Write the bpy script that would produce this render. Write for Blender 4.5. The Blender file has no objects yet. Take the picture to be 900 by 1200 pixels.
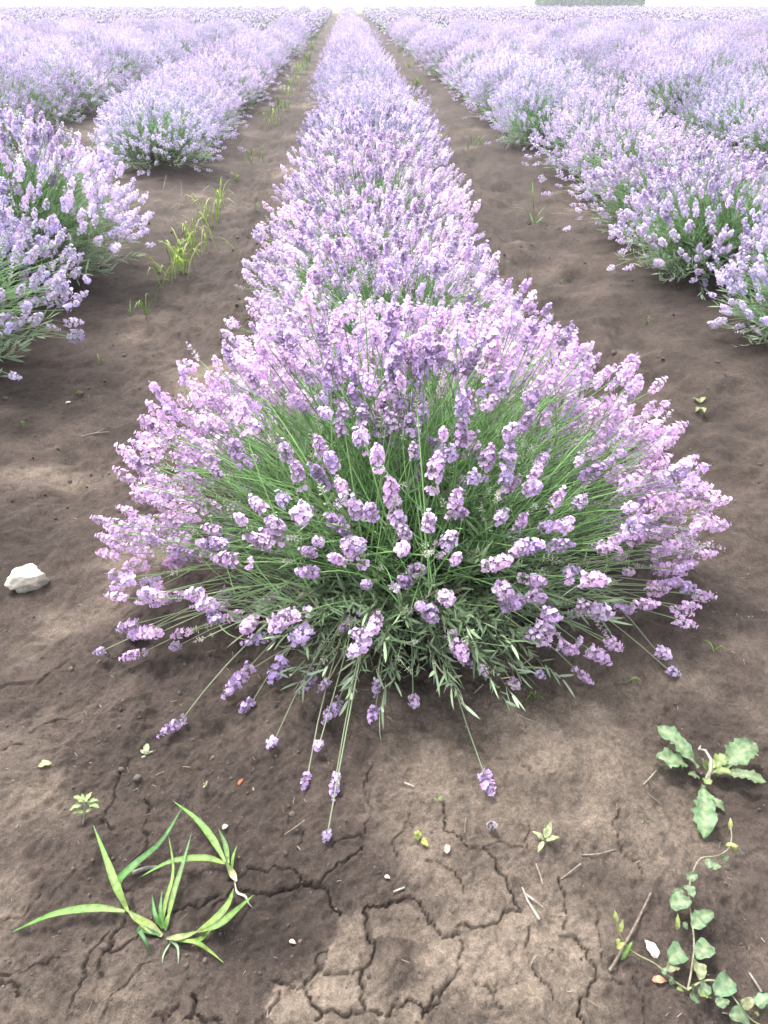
import bpy, math, random
import numpy as np
from mathutils import Vector, Matrix

# ------------------------------------------------------------------ camera, sky, sun, exposure
scene = bpy.context.scene
COL = scene.collection
rng = np.random.default_rng(11)
random.seed(11)

H = 1.1                                   # camera height
FPX = 867.0                               # focal length in pixels of a 900x1200 frame
PITCH = math.atan(604.0 / FPX)
YAW = math.atan(45.0 * math.cos(PITCH) / FPX)

cam_data = bpy.data.cameras.new('camera')
cam = bpy.data.objects.new('camera', cam_data)
COL.objects.link(cam)
cam_data.sensor_fit = 'VERTICAL'
cam_data.sensor_height = 36.0
cam_data.sensor_width = 27.0
cam_data.lens = 36.0 * FPX / 1200.0
cam_data.clip_start = 0.02
cam_data.clip_end = 2000.0
cam.location = (0, 0, H)
cam.rotation_euler = (math.pi / 2 - PITCH, 0, -YAW)
scene.camera = cam

SUN_EL, SUN_AZ = math.radians(62), math.radians(-35)      # azimuth from +Y, towards +X
world = bpy.data.worlds.new('World')
scene.world = world
world.use_nodes = True
wn, wl = world.node_tree.nodes, world.node_tree.links
wn.clear()
w_out = wn.new('ShaderNodeOutputWorld')
w_bg = wn.new('ShaderNodeBackground')
w_sky = wn.new('ShaderNodeTexSky')
w_sky.sky_type = 'NISHITA'
w_sky.sun_disc = False
w_sky.sun_elevation = SUN_EL
w_sky.sun_rotation = SUN_AZ
w_sky.air_density = 1.0
w_sky.dust_density = 4.0
w_sky.ozone_density = 1.0
w_hsv = wn.new('ShaderNodeHueSaturation')                  # overcast: a nearly white sky
w_hsv.inputs['Saturation'].default_value = 0.22
wl.new(w_sky.outputs[0], w_hsv.inputs['Color'])
wl.new(w_hsv.outputs[0], w_bg.inputs['Color'])
w_bg.inputs['Strength'].default_value = 0.15
wl.new(w_bg.outputs[0], w_out.inputs['Surface'])

sun_data = bpy.data.lights.new('sun', 'SUN')
sun_data.energy = 1.45
sun_data.angle = math.radians(15)
sun_data.color = (1.0, 0.96, 0.9)
sun = bpy.data.objects.new('sun', sun_data)
COL.objects.link(sun)
sd = Vector((math.sin(SUN_AZ) * math.cos(SUN_EL), math.cos(SUN_AZ) * math.cos(SUN_EL), math.sin(SUN_EL)))
sun.rotation_euler = sd.to_track_quat('Z', 'Y').to_euler()
sun.location = sd * 30

vs = scene.view_settings
vs.view_transform = 'Standard'
vs.look = 'None'
vs.gamma = 1.0
vs.use_curve_mapping = False
vs.exposure = 1.97
try:
    scene.cycles.use_denoising = True
    scene.cycles.denoiser = 'OPENIMAGEDENOISE'
    scene.cycles.adaptive_threshold = 0.03
    scene.cycles.max_bounces = 6
    scene.cycles.diffuse_bounces = 4
    scene.cycles.glossy_bounces = 2
    scene.cycles.transmission_bounces = 4
    scene.cycles.volume_bounces = 0
    scene.cycles.caustics_reflective = False
    scene.cycles.caustics_refractive = False
except Exception:
    pass

# ------------------------------------------------------------------ maths helpers
_f = np.array([math.sin(YAW) * math.cos(PITCH), math.cos(YAW) * math.cos(PITCH), -math.sin(PITCH)])
_r = np.array([math.cos(YAW), -math.sin(YAW), 0.0])
_u = np.cross(_r, _f)
CAM = np.array([0.0, 0.0, H])


def ray(px, py):
    d = _f * FPX + _r * (px - 450.0) - _u * (py - 600.0)
    return d / np.linalg.norm(d)


def at(px, py, z=0.0):
    """photo pixel -> world point at height z"""
    d = ray(px, py)
    return CAM + d * ((z - H) / d[2])


def pix(p):
    q = np.asarray(p, float) - CAM
    dep = q @ _f
    return 450 + FPX * (q @ _r) / dep, 600 - FPX * (q @ _u) / dep, dep


def hash2(ix, iy, seed):
    h = (ix.astype(np.int64) * 374761393 + iy.astype(np.int64) * 668265263 + seed * 982451653) & 0x7FFFFFFF
    h = ((h ^ (h >> 13)) * 1274126177) & 0x7FFFFFFF
    return ((h ^ (h >> 16)) & 0xFFFF) / 65535.0


def vnoise(x, y, seed=0):
    x = np.asarray(x, float); y = np.asarray(y, float)
    ix, iy = np.floor(x), np.floor(y)
    fx, fy = x - ix, y - iy
    fx = fx * fx * (3 - 2 * fx); fy = fy * fy * (3 - 2 * fy)
    a = hash2(ix, iy, seed); b = hash2(ix + 1, iy, seed)
    c = hash2(ix, iy + 1, seed); d = hash2(ix + 1, iy + 1, seed)
    return (a * (1 - fx) + b * fx) * (1 - fy) + (c * (1 - fx) + d * fx) * fy - 0.5


def fbm(x, y, seed=0, octv=4, gain=0.5):
    s, amp = 0.0, 1.0
    for o in range(octv):
        s = s + amp * vnoise(x * 2 ** o + 17.3 * o, y * 2 ** o - 9.1 * o, seed + o)
        amp *= gain
    return s


def unit(v):
    v = np.asarray(v, float)
    return v / np.maximum(np.linalg.norm(v, axis=-1, keepdims=True), 1e-9)


def frames(axis, roll=None):
    """rotation matrices (k,3,3), columns x,y,z with z = axis"""
    z = unit(axis)
    ref = np.where(np.abs(z[:, 2:3]) > 0.95, np.array([[1.0, 0, 0]]), np.array([[0, 0, 1.0]]))
    x = unit(np.cross(ref, z)); y = np.cross(z, x)
    if roll is not None:
        c, s = np.cos(roll)[:, None], np.sin(roll)[:, None]
        x, y = x * c + y * s, y * c - x * s
    return np.stack([x, y, z], axis=2)


class Geo:
    """collects triangles with a colour per vertex; build() links ONE mesh"""

    def __init__(self):
        self.v, self.t, self.c, self.n = [], [], [], 0

    def add(self, v, t, c):
        v = np.asarray(v, float).reshape(-1, 3)
        c = np.asarray(c, float)
        if c.ndim == 1:
            c = np.repeat(c[None], len(v), 0)
        self.v.append(v); self.t.append(np.asarray(t, int).reshape(-1, 3) + self.n); self.c.append(c.reshape(-1, 3))
        self.n += len(v)
        return self

    def inst(self, tv, tt, tc, R, P, scale=None, tint=None):
        """copies of a template at k places"""
        k, n = len(P), len(tv)
        if k == 0:
            return self
        tv = np.asarray(tv, float)
        vv = np.repeat(tv[None], k, 0)
        if scale is not None:
            s = np.asarray(scale, float)
            vv = vv * (s[:, None, None] if s.ndim == 1 else s[:, None, :])
        vv = np.einsum('kij,knj->kni', R, vv) + np.asarray(P)[:, None, :]
        tc = np.asarray(tc, float)
        if tc.ndim == 1:
            tc = np.repeat(tc[None], n, 0)
        cc = np.repeat(tc[None], k, 0)
        if tint is not None:
            cc = cc * np.asarray(tint)[:, None, :]
        tri = np.asarray(tt)[None] + (np.arange(k) * n)[:, None, None]
        return self.add(vv, tri, cc)

    def tubes(self, P, rad, col, sides=3):
        """k tubes along polylines P (k,m,3); rad (k,m); col (k,3) or (k,m,3)"""
        P = np.asarray(P, float); k, m, _ = P.shape
        T = np.gradient(P, axis=1)
        T = unit(T)
        ref = np.zeros((k, 3)); ref[:, 0] = 1.0
        big = np.abs(T[:, 0, 0]) > 0.8
        ref[big] = (0, 1.0, 0)
        X = unit(np.cross(T, ref[:, None, :])); Y = np.cross(T, X)
        ang = np.arange(sides) * 2 * math.pi / sides
        off = X[:, :, None, :] * np.cos(ang)[None, None, :, None] + Y[:, :, None, :] * np.sin(ang)[None, None, :, None]
        vv = P[:, :, None, :] + off * np.asarray(rad)[:, :, None, None]
        tri = []
        for i in range(m - 1):
            for j in range(sides):
                a, b = i * sides + j, i * sides + (j + 1) % sides
                tri += [(a, b, b + sides), (a, b + sides, a + sides)]
        tri = np.array(tri)[None] + (np.arange(k) * m * sides)[:, None, None]
        col = np.asarray(col, float)
        if col.ndim == 2:
            col = np.repeat(col[:, None], m, 1)
        cc = np.repeat(col[:, :, None, :], sides, 2)
        return self.add(vv, tri, cc)

    def mesh(self, name, mat, smooth=False):
        v = np.concatenate(self.v); t = np.concatenate(self.t); c = np.concatenate(self.c)
        me = bpy.data.meshes.new(name)
        me.vertices.add(len(v)); me.vertices.foreach_set('co', v.astype(np.float32).ravel())
        me.loops.add(len(t) * 3); me.loops.foreach_set('vertex_index', t.astype(np.int32).ravel())
        me.polygons.add(len(t)); me.polygons.foreach_set('loop_start', np.arange(0, len(t) * 3, 3, dtype=np.int32))
        if smooth:
            me.polygons.foreach_set('use_smooth', np.ones(len(t), dtype=bool))
        at_ = me.color_attributes.new('Col', 'FLOAT_COLOR', 'POINT')
        cc = np.ones((len(v), 4), np.float32); cc[:, :3] = np.clip(c, 0, 1)
        at_.data.foreach_set('color', cc.ravel())
        me.update(calc_edges=True)
        me.materials.append(mat)
        return me

    def build(self, name, mat, parent=None, smooth=False, kind=None):
        return link(name, self.mesh(name, mat, smooth), parent, kind)


def link(name, data, parent=None, kind=None):
    o = bpy.data.objects.new(name, data)
    COL.objects.link(o)
    if parent is not None:
        o.parent = parent
    if kind:
        o['kind'] = kind
    return o


def tag(o, label, cat, group=None):
    o['label'] = label; o['category'] = cat
    if group:
        o['group'] = group
    return o


def thing(name, loc, label, cat, group=None):
    o = bpy.data.objects.new(name, None)
    o.empty_display_size = 0.05
    COL.objects.link(o)
    o.location = [float(q) for q in loc]
    return tag(o, label, cat, group)


# ------------------------------------------------------------------ materials
def new_mat(name):
    m = bpy.data.materials.new(name)
    m.use_nodes = True
    m.node_tree.nodes.clear()
    return m, m.node_tree.nodes, m.node_tree.links


def plant_mat(name, rough=0.6, spec=0.25, trans=0.3, vary=0.25, hue=0.02, nscale=0.0):
    m, n, l = new_mat(name)
    out = n.new('ShaderNodeOutputMaterial')
    att = n.new('ShaderNodeAttribute'); att.attribute_name = 'Col'
    oi = n.new('ShaderNodeObjectInfo')
    mul = n.new('ShaderNodeMix'); mul.data_type = 'RGBA'; mul.blend_type = 'MULTIPLY'
    mul.inputs['Factor'].default_value = 1.0
    l.new(att.outputs['Color'], mul.inputs['A']); l.new(oi.outputs['Color'], mul.inputs['B'])
    hs = n.new('ShaderNodeHueSaturation')
    mr = n.new('ShaderNodeMapRange')
    mr.inputs['To Min'].default_value = 1 - vary; mr.inputs['To Max'].default_value = 1 + vary
    l.new(oi.outputs['Random'], mr.inputs['Value'])
    l.new(mr.outputs[0], hs.inputs['Value'])
    fr = n.new('ShaderNodeMath'); fr.operation = 'MULTIPLY'; fr.inputs[1].default_value = 7.31
    l.new(oi.outputs['Random'], fr.inputs[0])
    fc = n.new('ShaderNodeMath'); fc.operation = 'FRACT'; l.new(fr.outputs[0], fc.inputs[0])
    mh = n.new('ShaderNodeMapRange')
    mh.inputs['To Min'].default_value = 0.5 - hue; mh.inputs['To Max'].default_value = 0.5 + hue
    l.new(fc.outputs[0], mh.inputs['Value']); l.new(mh.outputs[0], hs.inputs['Hue'])
    l.new(mul.outputs['Result'], hs.inputs['Color'])
    col = hs.outputs['Color']
    if nscale:
        geo = n.new('ShaderNodeNewGeometry')
        nz = n.new('ShaderNodeTexNoise'); nz.inputs['Scale'].default_value = nscale; nz.inputs['Detail'].default_value = 3
        l.new(geo.outputs['Position'], nz.inputs['Vector'])
        m2 = n.new('ShaderNodeMapRange'); m2.inputs['From Min'].default_value = 0.25; m2.inputs['From Max'].default_value = 0.75; m2.inputs['To Min'].default_value = 0.36; m2.inputs['To Max'].default_value = 0.98
        l.new(nz.outputs['Fac'], m2.inputs['Value'])
        vm = n.new('ShaderNodeVectorMath'); vm.operation = 'SCALE'
        l.new(col, vm.inputs[0]); l.new(m2.outputs[0], vm.inputs['Scale'])
        col = vm.outputs[0]
    pb = n.new('ShaderNodeBsdfPrincipled')
    pb.inputs['Roughness'].default_value = rough
    pb.inputs['Specular IOR Level'].default_value = spec
    l.new(col, pb.inputs['Base Color'])
    if trans > 0:
        tr = n.new('ShaderNodeBsdfTranslucent'); l.new(col, tr.inputs['Color'])
        mx = n.new('ShaderNodeMixShader'); mx.inputs[0].default_value = trans
        l.new(pb.outputs[0], mx.inputs[1]); l.new(tr.outputs[0], mx.inputs[2])
        l.new(mx.outputs[0], out.inputs['Surface'])
    else:
        l.new(pb.outputs[0], out.inputs['Surface'])
    return m


M_FLOWER = plant_mat('lavender_flower', 0.75, 0.1, 0.42, 0.22, 0.014)
M_LEAF = plant_mat('lavender_leaf', 0.55, 0.25, 0.35, 0.12, 0.012)
M_GRASS = plant_mat('weed_leaf', 0.5, 0.35, 0.22, 0.14, 0.014, 110)
M_DRY = plant_mat('dry_straw', 0.7, 0.15, 0.0, 0.15, 0.01, 200)
M_TREE = plant_mat('tree_leaf', 0.7, 0.15, 0.2, 0.15, 0.01)


def soil_mat():
    m, n, l = new_mat('field_soil')
    out = n.new('ShaderNodeOutputMaterial')
    pb = n.new('ShaderNodeBsdfPrincipled')
    pb.inputs['Roughness'].default_value = 0.9
    pb.inputs['Specular IOR Level'].default_value = 0.2
    geo = n.new('ShaderNodeNewGeometry')
    att = n.new('ShaderNodeAttribute'); att.attribute_name = 'Col'

    def noise(scale, detail, rough=0.55):
        z = n.new('ShaderNodeTexNoise')
        z.inputs['Scale'].default_value = scale; z.inputs['Detail'].default_value = detail
        z.inputs['Roughness'].default_value = rough
        l.new(geo.outputs['Position'], z.inputs['Vector'])
        return z.outputs['Fac']

    def rng_(v, a, b, c, d):
        r = n.new('ShaderNodeMapRange')
        r.inputs['From Min'].default_value = a; r.inputs['From Max'].default_value = b
        r.inputs['To Min'].default_value = c; r.inputs['To Max'].default_value = d
        l.new(v, r.inputs['Value'])
        return r.outputs[0]

    def mult(c, v):
        s = n.new('ShaderNodeVectorMath'); s.operation = 'SCALE'
        l.new(c, s.inputs[0]); l.new(v, s.inputs['Scale'])
        return s.outputs[0]

    c = att.outputs['Color']
    c = mult(c, rng_(noise(9, 5, .6), 0.3, 0.7, 0.72, 1.28))
    c = mult(c, rng_(noise(55, 5, 0.65), 0.3, 0.7, 0.72, 1.28))
    c = mult(c, rng_(noise(170, 6, 0.75), 0.3, 0.7, 0.62, 1.38))
    c = mult(c, rng_(noise(480, 4, 0.7), 0.3, 0.7, 0.6, 1.4))
    # pale specks of grit and straw dust
    vo = n.new('ShaderNodeTexVoronoi'); vo.inputs['Scale'].default_value = 90
    l.new(geo.outputs['Position'], vo.inputs['Vector'])
    sp = rng_(vo.outputs['Distance'], 0.05, 0.09, 1.0, 0.0)
    gate = rng_(noise(33, 2), 0.6, 0.66, 0.0, 0.7)
    mm = n.new('ShaderNodeMath'); mm.operation = 'MULTIPLY'; l.new(sp, mm.inputs[0]); l.new(gate, mm.inputs[1])
    mx = n.new('ShaderNodeMix'); mx.data_type = 'RGBA'
    l.new(mm.outputs[0], mx.inputs['Factor']); l.new(c, mx.inputs['A'])
    mx.inputs['B'].default_value = (0.2, 0.17, 0.14, 1)
    l.new(mx.outputs['Result'], pb.inputs['Base Color'])
    # fine relief
    b1 = n.new('ShaderNodeBump'); b1.inputs['Strength'].default_value = 0.8; b1.inputs['Distance'].default_value = 0.007
    l.new(noise(110, 8, 0.78), b1.inputs['Height'])
    b2 = n.new('ShaderNodeBump'); b2.inputs['Strength'].default_value = 0.8; b2.inputs['Distance'].default_value = 0.003
    l.new(noise(600, 4, 0.65), b2.inputs['Height']); l.new(b1.outputs[0], b2.inputs['Normal'])
    l.new(b2.outputs[0], pb.inputs['Normal'])
    l.new(pb.outputs[0], out.inputs['Surface'])
    return m


def stone_mat(name, rough=0.85, bump=0.5, scale=40):
    m, n, l = new_mat(name)
    out = n.new('ShaderNodeOutputMaterial'); pb = n.new('ShaderNodeBsdfPrincipled')
    pb.inputs['Roughness'].default_value = rough
    geo = n.new('ShaderNodeTexCoord')
    att = n.new('ShaderNodeAttribute'); att.attribute_name = 'Col'
    z = n.new('ShaderNodeTexNoise'); z.inputs['Scale'].default_value = scale; z.inputs['Detail'].default_value = 6
    l.new(geo.outputs['Object'], z.inputs['Vector'])
    r = n.new('ShaderNodeMapRange'); r.inputs['To Min'].default_value = 0.6; r.inputs['To Max'].default_value = 1.3
    l.new(z.outputs['Fac'], r.inputs['Value'])
    s = n.new('ShaderNodeVectorMath'); s.operation = 'SCALE'
    l.new(att.outputs['Color'], s.inputs[0]); l.new(r.outputs[0], s.inputs['Scale'])
    l.new(s.outputs[0], pb.inputs['Base Color'])
    b = n.new('ShaderNodeBump'); b.inputs['Strength'].default_value = bump; b.inputs['Distance'].default_value = 0.004
    l.new(z.outputs['Fac'], b.inputs['Height']); l.new(b.outputs[0], pb.inputs['Normal'])
    l.new(pb.outputs[0], out.inputs['Surface'])
    return m


M_SOIL = soil_mat()
M_STONE = stone_mat('limestone', 0.85, 0.5, 60)
M_CRUMB = stone_mat('soil_crumb', 0.95, 0.6, 300)

# ------------------------------------------------------------------ the ground
ROW = 1.62
ROWS0 = 0.13                                  # centre row's x


def rough_patch(x, y):
    """where the soil is loose and cloddy instead of crusted"""
    return np.clip(.15 + 1.6 * fbm(x * 1.7, y * 1.7, 57, 2), 0, 1)


def base_height(x, y):
    """ground without cracks"""
    k = (x - ROWS0) / ROW
    dx = (k - np.round(k)) * ROW
    w = np.clip((y - 0.75) / 0.5, 0, 1)                        # rows begin at the first bush
    z = 0.035 * np.exp(-(dx / 0.36) ** 2) * w - 0.018 * np.exp(-((np.abs(dx) - 0.81) / 0.22) ** 2) * w
    near = 1.0 / (1.0 + (np.hypot(x, y) / 25.0) ** 2)
    z = z + near * (0.030 * fbm(x * 1.6, y * 1.6, 3, 3) + 0.016 * fbm(x * 7, y * 7, 9, 3)
                    + 0.013 * fbm(x * 26, y * 26, 21, 2)) + near ** 6 * (0.0075 * fbm(x * 70, y * 70, 27, 2) + .0040 * vnoise(x * 190, y * 190, 31)
                                                                    + rough_patch(x, y) * (.020 * np.abs(vnoise(x * 19, y * 19, 51)) + .012 * np.abs(vnoise(x * 43, y * 43, 52)) - .006))
    # trodden, lumpier soil in the right-hand alley
    al = np.exp(-((x - 0.95) / 0.3) ** 2) * np.clip((y - 1.2) / 0.6, 0, 1) * near
    z = z + al * 0.075 * fbm(x * 5.5, y * 4.0, 40, 4)
    al2 = np.exp(-((x + 0.7) / 0.3) ** 2) * np.clip((y - 1.2) / 0.6, 0, 1) * near
    z = z + al2 * 0.04 * fbm(x * 6.5, y * 5.0, 44, 4)
    return z


BUMPS = []       # (px, py, radius in m, height in m)
for b in [(455, 1112, .022, .024), (466, 1140, .024, .022), (448, 1155, .02, .014), (800, 408, .05, .03), (695, 830, .05, .015),
          (650, 860, .06, .012), (30, 625, .05, -.020), (85, 640, .035, .012), (25, 590, .02, -.012), (880, 880, .09, -.020),
          (870, 960, .07, -.012), (345, 1050, .02, -.010), (610, 1050, .02, -.008), (575, 1100, .03, .006), (130, 930, .04, -.010),
          (825, 480, .06, -.018), (770, 440, .06, -.014), (860, 560, .05, -.016), (590, 230, .10, -.03), (580, 300, .06, .02),
          (640, 330, .08, -.025), (620, 190, .08, .03), (700, 380, .06, .02), (560, 170, .08, -.03), (260, 400, .05, -.012),
          (130, 450, .05, -.014), (190, 395, .04, .012), (60, 470, .06, -.02), (280, 220, .08, -.02), (305, 180, .06, .015),
          (860, 1120, .04, -.014), (835, 1080, .03, .008), (690, 1100, .05, .004), (20, 1150, .04, -.012), (700, 700, .08, .01),
          (840, 640, .05, -.012), (790, 720, .05, .008), (850, 450, .04, .014), (890, 590, .05, .016), (720, 455, .04, -.01)]:
    p = at(b[0], b[1])
    BUMPS.append((p[0], p[1], b[2], b[3]))


def ground_z(x, y):
    x = np.asarray(x, float); y = np.asarray(y, float)
    z = base_height(x, y)
    for bx, by, r, h in BUMPS:
        q = ((x - bx) ** 2 + (y - by) ** 2) / r ** 2
        z = z + h * np.exp(-q)
    return z


def gz(p):
    return float(ground_z(p[0], p[1]))


def on(px, py, dz=0.0):
    """photo pixel -> point on the real ground, dz above it"""
    p = at(px, py, 0)
    for _ in range(4):
        p = at(px, py, gz(p) + dz)
    return p


def axis_lines(segs):
    out = [np.array([segs[0][0]])]
    for a, b, s0, s1 in segs:
        pts, x, step = [], a, s0
        L = b - a
        while x < b - 1e-9:
            t = (x - a) / L
            x += s0 * (s1 / s0) ** t
            pts.append(x)
        pts = np.array(pts)
        pts = a + (pts - a) * (L / (pts[-1] - a))
        out.append(pts)
    return np.concatenate(out)


xs_pos = axis_lines([(0.0, .56, .0030, .0030), (.56, 1.1, .0055, .018), (1.1, 2.6, .02, .07), (2.6, 12, .09, 1.0), (12, 420, 1.6, 90)])
xs = np.concatenate([-xs_pos[:0:-1], xs_pos]) + 0.02
ys = axis_lines([(-60, -2, 10, .6), (-2, .36, .5, .014), (.36, 1.0, .0027, .0031), (1.0, 2.6, .0062, .020), (2.6, 8, .025, .12), (8, 60, .14, 3.0), (60, 420, 4, 60)])
GX, GY = np.meshgrid(xs, ys)
GZ = ground_z(GX, GY)

# drying cracks, as polylines on the photograph's soil: (points, half width m, depth m)
CR = [
    ([(268, 1035), (300, 1020), (322, 1018), (345, 1022), (358, 1040), (372, 1042), (395, 1020), (418, 1008), (424, 985)], .0036, .018),
    ([(250, 1065), (300, 1052), (330, 1045), (360, 1040), (385, 1048), (400, 1078)], .0042, .020),
    ([(430, 1065), (430, 1100), (424, 1140), (424, 1180), (435, 1190), (470, 1185), (500, 1192), (523, 1163)], .0036, .020),
    ([(430, 1065), (460, 1060), (482, 1056), (497, 1075), (510, 1098), (535, 1103), (540, 1090), (575, 1085), (610, 1072)], .0028, .016),
    ([(610, 1072), (600, 1055), (580, 1020), (565, 1003), (535, 990), (522, 970), (518, 950)], .0025, .014),
    ([(565, 1003), (590, 995), (618, 975)], .0018, .010),
    ([(538, 1103), (537, 1130), (520, 1160), (523, 1163)], .0018, .012),
    ([(523, 1163), (505, 1180), (495, 1200)], .0034, .018),
    ([(430, 1190), (395, 1190), (370, 1200)], .003, .016),
    ([(320, 1152), (358, 1150), (375, 1140), (385, 1120)], .002, .012),
    ([(358, 1150), (365, 1175), (378, 1192)], .003, .016),
    ([(425, 1142), (400, 1145), (375, 1138)], .0018, .01),
    ([(330, 1155), (325, 1180), (310, 1200)], .002, .012),
    ([(225, 1165), (228, 1185), (222, 1200)], .004, .02), ([(215, 1198), (260, 1202)], .004, .02),
    ([(180, 1192), (195, 1198), (212, 1178)], .002, .012),
    ([(135, 975), (132, 940), (142, 905), (150, 890)], .0016, .01),
    ([(170, 940), (175, 985), (165, 1010), (160, 1075)], .0018, .012),
    ([(120, 1145), (125, 1120), (145, 1090), (155, 1070)], .0022, .014),
    ([(80, 1185), (95, 1150), (100, 1130), (130, 1095)], .0018, .012),
    ([(120, 1190), (150, 1155), (180, 1130)], .0015, .01),
    ([(0, 1148), (22, 1155), (20, 1165)], .003, .014),
    ([(0, 1140), (40, 1130), (70, 1125)], .0015, .01),
    ([(130, 1120), (160, 1105), (190, 1100)], .003, .016),
    ([(180, 1085), (210, 1075), (240, 1063), (255, 1052)], .003, .016),
    ([(660, 1090), (662, 1060), (658, 1040), (655, 1032)], .0022, .014),
    ([(618, 1090), (615, 1115), (625, 1140), (645, 1160), (648, 1172)], .0022, .014),
    ([(655, 1098), (680, 1105), (690, 1125), (693, 1150), (688, 1200)], .0026, .016),
    ([(693, 1140), (715, 1150), (730, 1150)], .0015, .01),
    ([(725, 955), (718, 968), (727, 1000), (750, 1030), (753, 1040)], .0018, .012),
    ([(555, 1155), (575, 1170), (590, 1195)], .002, .012), ([(575, 1170), (582, 1160)], .0015, .01),
    ([(500, 1015), (530, 1025), (543, 1055)], .0015, .01),
    ([(560, 880), (600, 895), (622, 912), (650, 915)], .0012, .008),
    ([(465, 1010), (462, 990), (475, 970), (480, 960)], .0015, .01),
    ([(390, 1000), (425, 985), (435, 960), (427, 930), (438, 900)], .0014, .01),
    ([(350, 1000), (352, 975), (340, 955)], .0012, .008),
    ([(0, 806), (20, 800), (40, 798), (60, 788), (76, 776)], .006, .016),
    ([(0, 882), (30, 870), (55, 850), (80, 842)], .0028, .012),
    ([(105, 762), (135, 772)], .002, .01),
    ([(495, 950), (480, 940)], .0012, .008),
    ([(690, 1060), (700, 1090), (705, 1120)], .0012, .008),
    ([(0, 1080), (30, 1075), (55, 1040)], .0012, .008),
    ([(740, 1140), (755, 1165), (760, 1200)], .0014, .01),
]
crk_rng = np.random.default_rng(5)


def jagged(pts, it=3, amp=0.16):
    pts = [np.array(p, float) for p in pts]
    for _ in range(it):
        new = [pts[0]]
        for a, b in zip(pts[:-1], pts[1:]):
            d = b - a
            nrm = np.array([-d[1], d[0]])
            new += [(a + b) / 2 + nrm * crk_rng.normal(0, amp), b]
        pts = new
        amp *= 0.9
    return pts


crack_depth = np.zeros_like(GZ)
for pl, hw, dep in CR:
    w = jagged([at(*p)[:2] for p in pl], 3, .17)
    nseg = len(w) - 1
    for i, (a, b) in enumerate(zip(w[:-1], w[1:])):
        t0 = i / nseg
        taper = min(1.0, 5 * t0 + .25, 5 * (1 - t0) + .25) * crk_rng.uniform(.7, 1.25)
        h_ = max(hw * taper, .0012)
        pad = h_ * 2.5 + .004
        i0, i1 = np.searchsorted(xs, [min(a[0], b[0]) - pad, max(a[0], b[0]) + pad])
        j0, j1 = np.searchsorted(ys, [min(a[1], b[1]) - pad, max(a[1], b[1]) + pad])
        if i1 <= i0 or j1 <= j0:
            continue
        X, Y = GX[j0:j1, i0:i1], GY[j0:j1, i0:i1]
        d = b - a; L2 = max(d @ d, 1e-12)
        t = np.clip(((X - a[0]) * d[0] + (Y - a[1]) * d[1]) / L2, 0, 1)
        dist = np.hypot(X - a[0] - t * d[0], Y - a[1] - t * d[1])
        v = dep * .8 * np.clip(1.2 - dist / max(h_ * .36, .0013), 0, 1) - 0.0008 * np.exp(-((dist - h_ * 1.9) / (h_ * .8)) ** 2)
        crack_depth[j0:j1, i0:i1] = np.where(np.abs(v) > np.abs(crack_depth[j0:j1, i0:i1]), v, crack_depth[j0:j1, i0:i1])
GZ = GZ - crack_depth

# soil colours: damp dark brown to dry pale crust, with some shade painted in
dry_shade = 0.43 + 0.8 * fbm(GX * 2.1, GY * 2.1, 61, 4) + 0.35 * fbm(GX * 9, GY * 9, 66, 3)
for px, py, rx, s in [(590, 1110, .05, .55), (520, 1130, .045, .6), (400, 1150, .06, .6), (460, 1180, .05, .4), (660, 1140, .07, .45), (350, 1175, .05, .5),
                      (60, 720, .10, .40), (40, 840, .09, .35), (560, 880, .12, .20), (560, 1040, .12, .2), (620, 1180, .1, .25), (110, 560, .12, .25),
                      (860, 880, .10, -.75), (890, 950, .10, -.55), (330, 950, .14, -.45), (90, 1000, .07, -.35), (190, 880, .12, -.45), (320, 1080, .10, -.45),  # dark dabs: moist soil, plus shade of hollows and bush foot painted in
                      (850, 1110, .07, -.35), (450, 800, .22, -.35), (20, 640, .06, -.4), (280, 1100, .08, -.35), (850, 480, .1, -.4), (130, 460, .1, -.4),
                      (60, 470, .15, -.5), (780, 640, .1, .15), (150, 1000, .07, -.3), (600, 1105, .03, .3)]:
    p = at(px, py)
    dry_shade = dry_shade + (s if s > 0 else .6 * s) * np.exp(-((GX - p[0]) ** 2 + (GY - p[1]) ** 2) / rx ** 2)
dry_shade = dry_shade - np.where(GX > .5, .34, .22) * np.clip((GY - 1.25) / .5, 0, 1)


def inside(poly):
    q = np.array([at(*p)[:2] for p in poly])
    r_in = np.zeros(GX.shape, bool)
    i0, i1 = np.searchsorted(xs, [q[:, 0].min(), q[:, 0].max()]); j0, j1 = np.searchsorted(ys, [q[:, 1].min(), q[:, 1].max()])
    X, Y = GX[j0:j1, i0:i1], GY[j0:j1, i0:i1]
    X = X + .010 * vnoise(X * 90, Y * 90, 91); Y = Y + .010 * vnoise(X * 90, Y * 90, 92)
    c = np.zeros(X.shape, bool)
    for a, b in zip(q, np.roll(q, -1, 0)):
        c ^= ((a[1] > Y) != (b[1] > Y)) & (X < (b[0] - a[0]) * (Y - a[1]) / (b[1] - a[1] + 1e-12) + a[0])
    r_in[j0:j1, i0:i1] = c
    return r_in


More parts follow.
